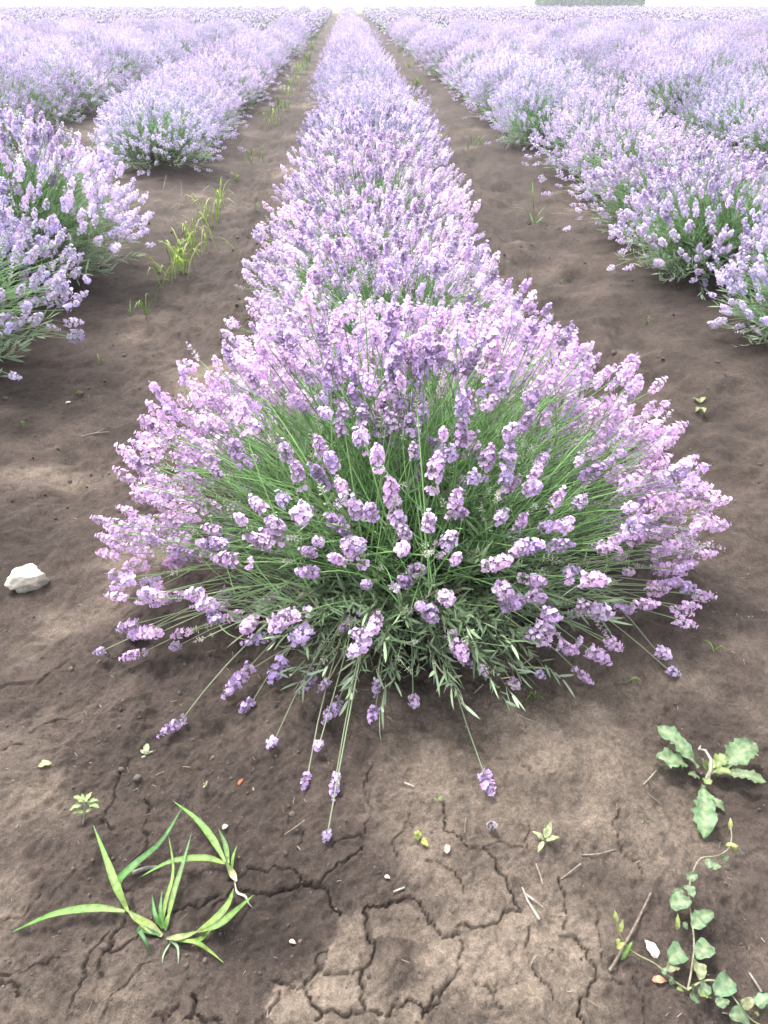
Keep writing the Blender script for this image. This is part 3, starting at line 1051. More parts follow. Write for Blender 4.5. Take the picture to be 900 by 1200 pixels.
ax_ = unit(np.stack([s_ * np.cos(al), s_ * np.sin(al), cz + .5], -1)).reshape(-1, 3)
tn = r.uniform(.75, 1.2, (nf * nsp, 1)) * (LILAC * .75 + PALE_LILAC * .25) * np.array([.86, .88, .95]) * (1 + r.normal(0, .05, (nf, 1, 1)) * np.ones((1, nsp, 1))).reshape(-1, 1)
pal = r.uniform(0, 1, (nf * nsp, 1)) < .2
tn = np.where(pal, CALYX_PALE * .85, tn)
g.inst(BP_V, BP_T, np.ones(3), frames(ax_, r.uniform(0, 6.28, nf * nsp)), P.reshape(-1, 3),
       np.stack([.075 + 0 * ax_[:, 0], .075 + 0 * ax_[:, 0], r.uniform(.10, .15, nf * nsp)], -1), tn)
# their green leafy cores
ang = np.arange(8) * math.pi / 4
dome = [np.stack([np.cos(ang) * rr_, np.sin(ang) * rr_, 0 * ang + z_], -1) for rr_, z_ in ((.36, 0), (.44, .12), (.40, .26))]
DV = np.concatenate(dome + [np.array([[0, 0, .36]])])
DT = []
for i in range(2):
    for j in range(8):
        a, b = i * 8 + j, i * 8 + (j + 1) % 8
        DT += [(a, b, b + 8), (a, b + 8, a + 8)]
DT += [(16 + j, 16 + (j + 1) % 8, 24) for j in range(8)]
Rz = frames(np.repeat(np.array([[0, 0, 1.0]]), nf, 0), r.uniform(0, 6.28, nf))
g.inst(DV, np.array(DT), np.array([.26, .32, .19]), Rz, PA, SA, r.uniform(.8, 1.2, (nf, 1)) * np.ones(3))
fo = g.build('distant_lavender', M_FLOWER, kind='stuff')
tag(fo, 'mass of lavender rows fading into the far end of the field', 'lavender field')

# ------------------------------------------------------------------ far trees
def tree_row():
    r = np.random.default_rng(8)
    specs = [(642, 98, 2.6, 1.5), (662, 100, 3.4, 1.8), (684, 99, 3.0, 1.7), (704, 101, 3.9, 1.9), (722, 98, 2.9, 1.5), (742, 97, 2.5, 1.3)]
    labs = ['far green tree at the left end of the small clump behind the field', 'second tree from the left in the far clump behind the field',
            'third tree from the left in the far clump behind the field', 'tallest tree of the far clump behind the field',
            'second tree from the right in the far clump behind the field', 'far green tree at the right end of the clump behind the field']
    for (px, Y, hgt, rad), lab in zip(specs, labs):
        d = ray(px, 2); p = CAM + d * (Y / d[1])
        t = thing('tree', (p[0], p[1], 0), lab, 'tree', 'far clump of trees')
        g = Geo()
        z = np.linspace(-.05, hgt * .6, 5)
        g.tubes(np.stack([.05 * np.sin(z), 0 * z, z], -1)[None], np.linspace(.14, .05, 5)[None], np.array([[.1, .08, .06]]), 6)
        for a in range(5):
            e = np.array([math.cos(a * 1.3) * rad * .6, math.sin(a * 1.3) * rad * .6, hgt * .65])
            g.tubes(bezier(np.array([[0, 0, hgt * (.15 + .08 * a)]]), np.array([e * .5 + (0, 0, hgt * .2)]), e[None], 4), np.linspace(.06, .02, 4)[None], np.array([[.1, .08, .06]]), 5)
        g.build('trunk', M_TREE, t, True)
        n = 3600
        q = unit(r.normal(0, 1, (n, 3))) * (r.uniform(.35, 1, (n, 1)) ** .5)
        lump = 1 + .25 * vnoise(q[:, 0] * 3 + px, q[:, 2] * 3 + q[:, 1] * 2, 5)[:, None]
        P = q * lump * np.array([rad, rad, hgt * .55]) + np.array([0, 0, hgt * .45])
        P[:, 2] = np.maximum(P[:, 2], .1)
        c = np.array([.13, .33, .09]) * r.uniform(.5, 1.5, (n, 1))
        g = Geo()
        g.inst(KITE_V, KITE_T, np.ones(3), frames(unit(r.normal(0, 1, (n, 3)))), P, r.uniform(.15, .3, n), c)
        g.build('crown', M_TREE, t, kind='stuff')


tree_row()

# ------------------------------------------------------------------ weeds: ribbons and leaves
def ribbon(g, pts, w, col, col2=None, m=14, fold=.25, up=None, prof=None, wave=0.0):
    """a tapering blade through control points (Catmull-Rom)"""
    pts = np.array(pts, float)
    P = np.concatenate([[2 * pts[0] - pts[1]], pts, [2 * pts[-1] - pts[-2]]])
    out = []
    for s in np.linspace(0, len(pts) - 1 - 1e-6, m):
        i = int(s); t = s - i
        a, b, c, d = P[i], P[i + 1], P[i + 2], P[i + 3]
        out.append(.5 * (2 * b + (c - a) * t + (2 * a - 5 * b + 4 * c - d) * t * t + (3 * b - a - 3 * c + d) * t ** 3))
    Q = np.array(out)
    T = unit(np.gradient(Q, axis=0))
    up = np.array([0, 0, 1.0]) if up is None else np.asarray(up, float)
    S = np.cross(T, up[None])
    bad = np.linalg.norm(S, axis=1) < .25
    S[bad] = np.cross(T[bad], unit(CAM - Q[bad]))
    S = unit(S)
    N = np.cross(S, T)
    t = np.linspace(0, 1, m)
    pr = (np.minimum(1, .35 + t * 2.2) * np.clip((1 - t) * 1.9, 0, 1) ** .8) if prof is None else np.array([prof(q) for q in t])
    hw = (w * .5 * pr)[:, None]
    wv = (wave * np.sin(t * 23))[:, None]
    L = Q - S * hw + N * (hw * fold + wv); Rr = Q + S * hw + N * (hw * fold - wv)
    v = np.concatenate([L, Q, Rr])
    tr = []
    for i in range(m - 1):
        for o in (0, m):
            a, b = o + i, o + m + i
            tr += [(a, b, b + 1), (a, b + 1, a + 1)]
    c1 = np.asarray(col, float); c2 = c1 if col2 is None else np.asarray(col2, float)
    cc = c1 + (c2 - c1) * t[:, None]
    g.add(v, tr, np.concatenate([cc, cc * 1.12, cc]))
    return g


GR = np.array([.13, .28, .045]); GRP = np.array([.22, .33, .08]); GRD = np.array([.075, .20, .06])


def weed(name, base_px, label, cat, blades, group=None, mat=None):
    """blades: (name, [(px,py,dz)...], width, col, col2)"""
    b = on(*base_px)
    t = thing(name, b, label, cat, group)
    for nm, pts, w, c1, c2 in blades:
        g = Geo()
        P = [on(x, y, z * (.7 if z < .045 else 1)) - b for x, y, z in pts]
        ribbon(g, P, w * .92, c1, c2, fold=.45)
        g.build(nm, mat or M_GRASS, t, smooth=True)
    return t


YB = np.array([.33, .35, .14])
weed('grass_weed', (190, 1097), 'uprooted green grass weed with three long blades spread over the cracked soil', 'grass weed', [
    ('stalk', [(190, 1097, .006), (170, 1083, .012), (148, 1066, .016)], .0145, YB, GRP),
    ('blade', [(150, 1068, .016), (137, 1040, .03), (124, 1005, .038), (109, 966, .03)], .012, GRP, GR),
    ('blade', [(146, 1068, .018), (110, 1065, .03), (62, 1072, .03), (12, 1093, .006)], .0125, GRP, GR),
    ('blade', [(144, 1058, .018), (139, 1034, .026), (160, 1012, .034), (190, 985, .038), (217, 940, .034)], .013, GR, GRD),
    ('blade', [(188, 1096, .006), (176, 1092, .012), (163, 1088, .014), (170, 1102, .01), (177, 1118, .004)], .009, GRD, GRD),
    ('blade', [(186, 1092, .006), (160, 1078, .02), (150, 1068, .02)], .007, GRP, GRP)], 'uprooted grass weeds')
weed('grass_weed', (193, 1090), 'small upright grass weed with thin blades beside the three-bladed one', 'grass weed', [
    ('blade', [(190, 1085, .004), (194, 1058, .02), (203, 1020, .035), (197, 976, .03)], .0065, GRP, GR),
    ('blade', [(196, 1082, .004), (203, 1050, .02), (215, 1010, .035), (225, 974, .035)], .0085, GRP, GRD),
    ('blade', [(190, 1088, .004), (182, 1072, .015), (178, 1048, .01)], .007, GR, GRD),
    ('blade', [(192, 1088, .004), (188, 1068, .015), (190, 1042, .015)], .006, GR, GRD),
    ('blade', [(194, 1090, .004), (196, 1078, .012), (200, 1066, .012)], .0075, GR, GRP)], 'uprooted grass weeds')
weed('grass_weed', (277, 1033), 'uprooted grass weed with a bare white root, fallen over to the left', 'grass weed', [
    ('stalk', [(277, 1033, .006), (271, 1022, .012), (263, 1008, .018)], .011, np.array([.5, .42, .3]), GRP),
    ('blade', [(264, 1010, .018), (250, 985, .03), (230, 960, .034), (202, 938, .02)], .0115, GRP, GR),
    ('blade', [(264, 1012, .018), (240, 1006, .03), (200, 1010, .032), (162, 1029, .008)], .0115, GRP, GR),
    ('blade', [(268, 1012, .016), (264, 990, .024), (256, 971, .02)], .0085, GRP, GRD),
    ('blade', [(272, 1020, .012), (273, 1005, .02), (278, 990, .012)], .005, GRP, GR),
    ('root', [(275, 1033, .006), (278, 1046, .008), (287, 1050, .008), (291, 1058, .005), (296, 1064, .003)], .004, np.array([.5, .5, .42]), np.array([.5, .5, .42]))],
    'uprooted grass weeds')
weed('grass_weed', (195, 1101), 'grass weed lying on the soil with blades pointing right', 'grass weed', [
    ('stalk', [(195, 1100, .006), (215, 1098, .012), (235, 1090, .016)], .010, YB, GRP),
    ('blade', [(232, 1091, .014), (255, 1075, .026), (268, 1058, .028), (274, 1040, .02)], .0115, GRP, GR),
    ('blade', [(232, 1092, .014), (258, 1083, .026), (278, 1066, .024), (298, 1048, .008)], .0115, GRP, GR),
    ('blade', [(208, 1102, .01), (230, 1103, .016), (242, 1095, .012), (248, 1088, .008)], .008, GR, GR),
    ('blade', [(205, 1103, .01), (228, 1104, .018), (245, 1114, .014), (263, 1129, .004)], .0062, GR, GRP),
    ('root', [(198, 1102, .006), (208, 1110, .006), (209, 1130, .003)], .004, np.array([.3, .42, .25]), np.array([.3, .42, .25])),
    ('root', [(200, 1104, .006), (192, 1118, .005), (190, 1130, .003)], .003, np.array([.3, .42, .25]), np.array([.3, .42, .25]))],
    'uprooted grass weeds')


def leaf_shape(g, base, tip, width, col, up=(0, 0, 1), teeth=0, arch=.15, m=18, prof=None, seed=0, mid=None):
    """a broad leaf from base to tip with toothed margin and pale midrib"""
    r = np.random.default_rng(seed)
    base, tip = np.array(base, float), np.array(tip, float)
    L = np.linalg.norm(tip - base)
    T = (tip - base) / L
    S = unit(np.cross(T, np.array(up, float))); N = np.cross(S, T)
    t = np.linspace(0, 1, m)
    if prof is None:
        pr = np.sin(np.pi * t ** .75) ** .8 * .96 + .06 * (1 - t)
    else:
        pr = prof(t)
    tl = pr.copy(); tr = pr.copy()
    if teeth:
        z = np.where(np.arange(m) % 3 == 0, 1.0, .8)
        tl *= z * r.uniform(.8, 1.1, m); tr *= np.roll(z, 1) * r.uniform(.8, 1.1, m)
    hw = width / 2
    C = base[None] + T[None] * (L * t)[:, None] + N[None] * (arch * L * np.sin(np.pi * t))[:, None]
    und = .10 * width * np.sin(t * 14 + seed)
    Lf = C - S[None] * (hw * tl)[:, None] + N[None] * (und + hw * .25 * pr)[:, None]
    Rt = C + S[None] * (hw * tr)[:, None] + N[None] * (-und + hw * .25 * pr)[:, None]
    L2 = C - S[None] * (hw * .5 * pr)[:, None] + N[None] * (.2 * und + hw * .16 * pr)[:, None]
    R2 = C + S[None] * (hw * .5 * pr)[:, None] + N[None] * (-.2 * und + hw * .16 * pr)[:, None]
    v = np.concatenate([Lf, L2, C, R2, Rt])
    tri = []
    for i in range(m - 1):
        for o in range(4):
            a, b = o * m + i, (o + 1) * m + i
            tri += [(a, b, b + 1), (a, b + 1, a + 1)]
    c = np.asarray(col, float)
    midc = c * .5 + np.array([.42, .46, .28]) * .5 if mid is None else np.asarray(mid)
    vv = r.uniform(.88, 1.1, (m, 1))
    g.add(v, tri, np.concatenate([np.repeat(c[None] * 1.08, m, 0) * vv, np.repeat(c[None], m, 0) * vv, np.repeat(midc[None], m, 0), np.repeat(c[None], m, 0) * vv[::-1], np.repeat(c[None] * 1.05, m, 0) * vv]))
    return g


# ---- thistle rosette
TB = on(829, 903)
th = thing('thistle', TB, 'wilting green thistle rosette with toothed leaves on dark soil at the right', 'thistle')
TG = np.array([.17, .27, .13]); TGB = np.array([.25, .35, .11])
for i, (b0, t0, w, c) in enumerate([((818, 900, .016), (768, 850, .03), .040, TG), ((806, 897, .014), (769, 889, .022), .046, TG * .95),
                                    ((838, 906, .018), (886, 871, .045), .052, TG), ((842, 906, .018), (899, 917, .03), .026, TG * 1.02),
                                    ((824, 920, .018), (824, 984, .008), .042, TG * 1.02), ((828, 930, .016), (849, 951, .006), .016, TG),
                                    ((835, 903, .02), (850, 884, .04), .026, TGB), ((832, 906, .02), (858, 905, .035), .018, TGB),
                                    ((826, 908, .02), (822, 888, .04), .014, TGB), ((824, 912, .02), (832, 920, .03), .020, TGB * .9),
                                    ((820, 912, .012), (806, 906, .016), .016, TG * .8), ((830, 905, .02), (838, 890, .035), .016, TGB)]):
    g = Geo()
    P0, P1 = on(*b0) - TB, on(*t0) - TB
    leaf_shape(g, P0, P1, w, c, teeth=1, arch=.10, m=22, seed=i,
               prof=lambda t: (.22 + .78 * np.clip(t * 1.9, 0, 1) ** 1.2) * np.clip((1 - t) * 3.2, 0, 1) ** .55)
    g.build('leaf', M_GRASS, th)
g = Geo()
zz = [on(829, 912, .01) - TB, on(833, 902, .022) - TB, on(833, 890, .034) - TB, on(826, 879, .04) - TB, on(819, 878, .036) - TB, on(821, 874, .034) - TB]
g.tubes(np.array(zz)[None], np.array([[.004, .003, .0026, .0024, .002, .001]]), np.array([[.62, .58, .48]]), 6)
g.build('taproot', M_DRY, th, smooth=True)

# ---- bindweed
BB = on(806, 1160)
bw = thing('bindweed', BB, 'trailing bindweed vine with grey green oval leaves in the bottom right corner', 'bindweed')


def px_tube(g, pts, r0, r1, col, sides=5, base=None, m=None):
    P = np.array([on(*p) for p in pts])
    if base is not None:
        P = P - base
    k = len(P)
    # smooth
    tq = np.linspace(0, k - 1, m or k * 3)
    Q = np.stack([np.interp(tq, np.arange(k), P[:, j]) for j in range(3)], -1)
    Q[1:-1] = (Q[:-2] + 2 * Q[1:-1] + Q[2:]) / 4
    g.tubes(Q[None], np.linspace(r0, r1, len(Q))[None], np.array(col)[None], sides)
    return g


g = Geo()
px_tube(g, [(806, 1160, .008), (810, 1140, .012), (814, 1110, .012), (812, 1085, .016), (807, 1055, .018), (808, 1035, .018), (814, 1015, .02), (822, 1004, .022), (840, 1004, .026), (855, 995, .03),
            (858, 980, .036), (855, 962, .044)], .0016, .001, (.40, .38, .26), base=BB)
g.build('vine', M_GRASS, bw, smooth=True)
g = Geo()
px_tube(g, [(806, 1160, .008), (790, 1150, .01), (770, 1130, .012), (745, 1118, .014), (735, 1110, .02), (726, 1095, .03), (720, 1075, .04)], .0014, .0009, (.36, .36, .2), base=BB)
g.build('vine', M_GRASS, bw, smooth=True)
g = Geo()
px_tube(g, [(806, 1160, .01), (825, 1148, .014), (845, 1150, .016), (862, 1172, .014), (880, 1196, .012), (900, 1205, .01)], .0016, .001, (.4, .42, .24), base=BB)
g.build('vine', M_GRASS, bw, smooth=True)
BLV = [(535, 195, 30), (525, 262, 36), (480, 320, 58), (470, 270, 26), (565, 405, 46), (600, 385, 46), (503, 428, 22), (590, 550, 52), (455, 570, 50), (440, 628, 30), (570, 645, 46), (440, 692, 22),
       (590, 735, 36), (685, 720, 60), (675, 800, 26), (760, 860, 50), (805, 800, 38), (880, 790, 46), (478, 735, 16), (405, 645, 20), (695, 105, 20), (615, 130, 26), (650, 145, 20), (740, 62, 18), (535, 760, 22),
       (545, 600, 22), (700, 800, 20), (840, 850, 18), (180, 505, 18), (240, 545, 18), (600, 770, 16)]
bwr = np.random.default_rng(4)
for i, (cx, cy, sz) in enumerate(BLV):
    px, py = 680 + cx / 4.09, 980 + cy / 4.09
    s = sz / 4.09
    a = bwr.uniform(0, 6.28)
    hz = .012 + .01 * bwr.uniform()
    P0 = on(px - math.cos(a) * s * .85, py - math.sin(a) * s * .85, hz) - BB
    P1 = on(px + math.cos(a) * s * .95, py + math.sin(a) * s * .95, hz + bwr.uniform(-.004, .012)) - BB
    c = np.array([.16, .26, .135]) * bwr.uniform(.85, 1.15) if sz > 19 else np.array([.21, .29, .08])
    if i in (10, 16, 9):
        c = c * .7 + np.array([.45, .3, .15]) * .3
    g = Geo()
    leaf_shape(g, P0, P1, np.linalg.norm(P1 - P0) * bwr.uniform(.68, .85), c, arch=.10, m=12, seed=40 + i,
               up=(bwr.normal(0, .25), bwr.normal(0, .25), 1),
               prof=lambda t: np.where(t < .18, .55 + t * 2.4, 1.0) * np.sqrt(np.clip(1 - ((t - .22) / .785) ** 2, 0, 1)) * (.999 - .0 * t) + .01)
    g.build('leaf', M_GRASS, bw, smooth=True)
for i, pts in enumerate([[(722, 1082, .034), (720, 1066, .044)], [(726, 1092, .03), (730, 1078, .042)], [(855, 972, .04), (856, 958, .05)], [(850, 990, .03), (866, 992, .034)],
                         [(728, 1125, .012), (742, 1102, .03)], [(723, 1112, .02), (733, 1104, .03)], [(793, 1090, .02), (794, 1070, .04)]]):
    g = Geo()
    leaf_shape(g, on(*pts[0]) - BB, on(*pts[1]) - BB, .007, np.array([.36, .42, .12]) if i != 4 else GR, arch=.1, m=8, seed=90 + i)
    g.build('young_leaf', M_GRASS, bw, smooth=True)


# ---- seedlings and small plants
def seedling(name, px, py, label, cat, leaves, col, stem=None, width=.45, group=None, teeth=0, stemcol=(.40, .40, .28)):
    b = on(px, py)
    t = thing(name, b, label, cat, group)
    if stem:
        g = Geo(); px_tube(g, stem, .0016, .0011, stemcol, base=b); g.build('stem', M_GRASS, t, smooth=True)
    for i, (b0, t0) in enumerate(leaves):
        g = Geo(); P0, P1 = on(*b0) - b, on(*t0) - b
        leaf_shape(g, P0, P1, np.linalg.norm(P1 - P0) * width, np.array(col) * (1 + .12 * ((i * 37) % 5 - 2) / 2), arch=.12, m=12, seed=200 + i, teeth=teeth)
        g.build('leaf', M_GRASS, t, smooth=not teeth)
    return t


seedling('seedling', 97, 966, 'small green seedling with toothed leaves on a pale stem at left', 'seedling',
         [((98, 942, .03), (81, 950, .03)), ((99, 940, .034), (86, 933, .036)), ((100, 940, .036), (108, 928, .038)), ((102, 940, .034), (116, 938, .034)), ((103, 942, .03), (117, 947, .03)),
          ((98, 952, .02), (85, 953, .02)), ((100, 952, .02), (110, 948, .022)), ((98, 938, .036), (96, 930, .04))], (.26, .38, .13), [(97, 966, 0), (99, 952, .016), (99, 940, .034)], .5, teeth=1)
seedling('seedling', 638, 990, 'pale seedling with five narrow leaves right of centre on the soil', 'seedling',
         [((637, 984, .008), (624, 974, .012)), ((637, 986, .008), (630, 999, .008)), ((640, 985, .01), (656, 981, .012)), ((640, 982, .012), (646, 963, .02)), ((639, 982, .012), (638, 970, .016)), ((636, 980, .01), (628, 976, .01))],
         (.42, .50, .24), None, .36)
seedling('seedling', 492, 985, 'tiny yellow green leafy sprout between fine cracks near the middle', 'seedling',
         [((491, 984, .004), (484, 980, .008)), ((492, 983, .006), (489, 972, .012)), ((494, 985, .006), (502, 992, .006)), ((494, 984, .006), (500, 983, .008)), ((490, 981, .006), (486, 974, .008))],
         (.40, .46, .10), None, .6)
seedling('seedling', 172, 885, 'pale greyish sprout on the soil left of the large bush', 'seedling',
         [((171, 884, .004), (164, 879, .006)), ((172, 884, .006), (172, 871, .008)), ((173, 884, .004), (180, 880, .006)), ((171, 886, .004), (165, 888, .004))], (.36, .40, .24), None, .4)
seedling('seedling', 241, 921, 'tiniest pale sprout above the fallen grass weed', 'seedling', [((241, 921, .002), (238, 917, .006)), ((241, 921, .002), (243, 915, .006)), ((241, 921, .002), (238, 923, .004))], (.38, .42, .25), None, .5)
seedling('seedling', 513, 938, 'tiny two-leaved green sprout on a crack below the bush', 'seedling', [((513, 939, .002), (508, 935, .006)), ((513, 939, .003), (520, 932, .008)), ((513, 939, .003), (512, 941, .003))], (.26, .36, .12), None, .35)
seedling('seedling', 820, 475, 'small yellowish sprout beside the right side of the large bush', 'seedling',
         [((820, 472, .006), (812, 466, .010)), ((820, 472, .006), (827, 465, .010)), ((822, 478, .004), (826, 483, .006)), ((819, 477, .004), (815, 483, .006))], (.26, .29, .11), None, .5)


# ---- tufts of grass in the alleys
def tuft(px, py, label, n, hgt, spread, single=True, col=GR, seed=0, lean=None, group='grass tufts in the alleys', wid=.0042):
    r = np.random.default_rng(900 + seed)
    b = on(px, py)
    t = thing('grass_tuft', b, label, 'grass tuft', group)
    allg = Geo()
    for i in range(n):
        al = r.uniform(0, 6.28); s = r.uniform(0, spread)
        p0 = np.array([math.cos(al) * s, math.sin(al) * s * 1.6, 0])
        p0[2] = gz(b + p0) - b[2] - .004
        h = hgt * r.uniform(.55, 1.1); a2 = r.uniform(0, 6.28); ln = h * r.uniform(.2, 1.15)
        dv = np.array([math.cos(a2) * ln, math.sin(a2) * ln, 0])
        if lean is not None:
            dv = dv + np.array(lean) * h
        drop = r.uniform(.55, 1.0)
        pts = [p0, p0 + dv * .2 + np.array([0, 0, h * .45]), p0 + dv * .6 + np.array([0, 0, h * .85]), p0 + dv * 1.1 + np.array([0, 0, h * drop])]
        c = col * r.uniform(.85, 1.25); c2 = c * np.array([1.15, 1.0, .9])
        g = Geo() if single else allg
        ribbon(g, pts, wid * r.uniform(.7, 1.4), c * .5 + GRP * .5, c2, m=8)
        if single:
            g.build('blade', M_GRASS, t, smooth=True)
    if not single:
        allg.build('blades', M_GRASS, t, smooth=True, kind='stuff')


YG = np.array([.34, .52, .10])
tuft(214, 318, 'largest light green grass tuft in the left alley', 20, .20, .08, True, YG, 1, wid=.008)
tuft(232, 290, 'bushy light green grass tuft just behind the largest one', 18, .19, .10, True, YG, 2, wid=.008)
tuft(243, 262, 'light green grass tuft by the green-fronted bush in the left alley', 13, .18, .09, True, YG, 3, wid=.008)
tuft(196, 330, 'light green grass tuft nearest the front of the left alley clump', 8, .17, .04, True, YG, 91, wid=.008)
tuft(258, 240, 'farthest light green grass tuft of the left alley clump', 9, .17, .07, True, YG, 92, wid=.008)
tuft(172, 372, 'three-bladed grass tuft beside the nearer left lavender bush', 4, .12, .008, True, GR, 4, wid=.006)
tuft(181, 350, 'single tall grass blade behind the three-bladed tuft', 2, .12, .006, True, GR, 5, wid=.007)
tuft(153, 372, 'short lone grass blade under the left lavender bush', 2, .06, .004, True, GR, 6, wid=.004)
tuft(118, 428, 'thin grass sprig on bare soil at the left', 3, .05, .004, True, GR, 7, wid=.0035)
tuft(90, 465, 'tiny grass sprig near the left edge of the soil', 3, .035, .004, True, GR, 8, wid=.0035)
tuft(31, 505, 'tiny pale grass sprout by the left edge', 2, .03, .004, True, GR, 81, wid=.0035)
tuft(283, 300, 'bent grass blades beside the centre row in the left alley', 3, .12, .01, True, GR, 9, lean=(-.7, .1, 0), wid=.007)
tuft(300, 250, 'small grass tuft on the left alley near the centre row', 5, .09, .015, True, GR, 10, wid=.006)
tuft(278, 212, 'broad-leaved pale weed tuft in the left alley', 6, .07, .02, True, GRP, 11, wid=.011)
weed('grass_tuft', (626, 263), 'three-bladed grass tuft standing in the right alley', 'grass tuft', [
    ('blade', [(626, 262, 0), (625, 245, .09), (624, 228, .16), (624, 212, .22)], .016, GRP, GR),
    ('blade', [(625, 262, 0), (620, 250, .05), (610, 244, .08), (596, 243, .06)], .012, GR, GRP),
    ('blade', [(628, 262, 0), (636, 255, .04), (648, 250, .06), (670, 251, .05)], .012, GR, GRP),
    ('blade', [(627, 262, 0), (632, 250, .06), (640, 240, .09)], .006, GRP, GRP)], 'grass tufts in the alleys')
tuft(757, 382, 'small grass sprig below the right lavender bush', 4, .045, .004, True, GR, 14, wid=.004)
tuft(660, 330, 'tiny grass sprig on the right alley floor', 2, .04, .004, True, GR, 141, wid=.004)
tuft(837, 764, 'tiny green grass sprig on the soil right of the large bush', 3, .028, .003, True, GR, 15, wid=.004)
tuft(735, 800, 'tiny curled sprout right below the large bush', 2, .022, .004, True, GR, 16, wid=.004)
tuft(626, 820, 'small green sprout at the foot of the large bush', 4, .03, .004, True, GR, 17, wid=.0035)
for i, (px, py, n, h) in enumerate([(297, 190, 5, .10), (318, 150, 8, .12), (330, 130, 10, .12), (338, 112, 8, .10), (322, 138, 6, .1), (352, 88, 16, .12), (360, 72, 22, .13), (365, 58, 24, .13), (357, 80, 14, .12),
                                    (372, 46, 20, .14), (378, 34, 18, .14), (384, 24, 18, .15), (488, 102, 10, .10), (480, 80, 10, .10), (470, 62, 12, .10), (462, 48, 10, .1), (560, 172, 4, .08), (345, 100, 8, .1)]):
    side = 'left' if px < 430 else 'right'
    where = ['number'] and ('%s grass tuft up the %s alley' % (ORD[i if px < 430 else (i - 12)], side))
    tuft(px, py, where + ', small with distance', int(n * 1.5), h * 1.45, .11, False, YG if i % 2 else GR, 30 + i, wid=.010)

# ------------------------------------------------------------------ stone, twigs, fallen leaves, litter
def ico(sub=2):
    t = (1 + 5 ** .5) / 2
    v = [(-1, t, 0), (1, t, 0), (-1, -t, 0), (1, -t, 0), (0, -1, t), (0, 1, t), (0, -1, -t), (0, 1, -t), (t, 0, -1), (t, 0, 1), (-t, 0, -1), (-t, 0, 1)]
    f = [(0, 11, 5), (0, 5, 1), (0, 1, 7), (0, 7, 10), (0, 10, 11), (1, 5, 9), (5, 11, 4), (11, 10, 2), (10, 7, 6), (7, 1, 8), (3, 9, 4), (3, 4, 2), (3, 2, 6), (3, 6, 8), (3, 8, 9), (4, 9, 5), (2, 4, 11), (6, 2, 10), (8, 6, 7), (9, 8, 1)]
    v = [np.array(q) / np.linalg.norm(q) for q in v]
    for _ in range(sub):
        cache, nf_ = {}, []

        def mid_(a, b):
            k = (min(a, b), max(a, b))
            if k not in cache:
                m = v[a] + v[b]; v.append(m / np.linalg.norm(m)); cache[k] = len(v) - 1
            return cache[k]
        for a, b, c in f:
            x, y, z = mid_(a, b), mid_(b, c), mid_(c, a)
            nf_ += [(a, x, z), (b, y, x), (c, z, y), (x, y, z)]
        f = nf_
    return np.array(v), np.array(f)


iv, it_ = ico(4)
sr = np.random.default_rng(3)
sv = iv.copy()
for _ in range(16):                                           # chipped flat faces
    nrm = unit(sr.normal(0, 1, 3)); cut = sr.uniform(.55, .85)
    dd = sv @ nrm
    sv = sv - np.outer(np.maximum(dd - cut, 0), nrm) * .92
sv *= (1 + .24 * fbm(sv[:, 0] * 2.2 + 5, sv[:, 1] * 2.2 + sv[:, 2] * 3, 12, 4))[:, None]
sv = sv * np.array([.046, .034, .035])
SB = on(36, 683)
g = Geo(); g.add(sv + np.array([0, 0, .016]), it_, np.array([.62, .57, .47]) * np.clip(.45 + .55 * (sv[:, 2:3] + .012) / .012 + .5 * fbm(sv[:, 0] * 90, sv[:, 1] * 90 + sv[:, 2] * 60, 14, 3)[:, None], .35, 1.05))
st = g.build('stone', M_STONE, smooth=True)
st.location = SB.tolist(); st.rotation_euler = (0.1, -.15, .25)
tag(st, 'pale cream limestone lump on the soil near the left edge', 'stone')


def stick(name, pts, r0, r1, label, cat, col, forks=(), mat=None, group=None):
    b = on(pts[0][0], pts[0][1])
    g = Geo(); px_tube(g, pts, r0, r1, col, base=b, sides=6)
    for f in forks:
        px_tube(g, f, r1 * .9, r1 * .5, col, base=b, sides=5)
    o = g.build(name, mat or M_DRY, smooth=True)
    o.location = b.tolist()
    return tag(o, label, cat, group)


stick('twig', [(763, 1046, .01), (748, 1078, .008), (735, 1102, .008), (724, 1122, .006), (714, 1138, .004)], .0019, .0024, 'long brown twig lying beside the bindweed', 'twig', (0.224, 0.185, 0.152))
stick('twig', [(612, 1040, .008), (618, 1055, .008), (626, 1068, .006), (632, 1077, .004)], .0012, .0024, 'short forked grey twig on the cracked soil right of centre', 'twig', (0.363, 0.33, 0.29), [[(616, 1048, .008), (626, 1055, .008), (636, 1063, .004)]])
stick('straw', [(628, 1012, .004), (632, 1022, .004), (636, 1036, .003)], .0012, .0012, 'upright pale straw bit below the five-leaved seedling', 'straw', (0.349, 0.317, 0.264))
stick('straw', [(681, 1002, .003), (700, 1001, .006), (712, 998, .005), (722, 995, .002)], .001, .0008, 'long thin pale straw lying level on the right soil', 'straw', (0.29, 0.254, 0.211))
stick('straw', [(658, 1030, .002), (668, 1022, .006), (681, 1012, .004)], .001, .0012, 'pale slanting straw below the long level one', 'straw', (0.317, 0.274, 0.232))
stick('straw', [(754, 919, .003), (762, 911, .006), (769, 903, .006)], .0011, .0011, 'slanting pale straw left of the thistle', 'straw', (0.327, 0.296, 0.243))
stick('straw', [(759, 930, .004), (767, 936, .006), (776, 943, .003)], .001, .001, 'pale straw just below the slanting one by the thistle', 'straw', (0.306, 0.264, 0.222))
stick('straw', [(474, 917, .005), (485, 922, .004)], .0016, .0016, 'short thick white straw piece below the large bush', 'straw', (0.412, 0.39, 0.349))
stick('straw', [(461, 1045, .004), (474, 1040, .004)], .0014, .0013, 'short white straw piece above the cracked clod', 'straw', (0.38, 0.359, 0.317))
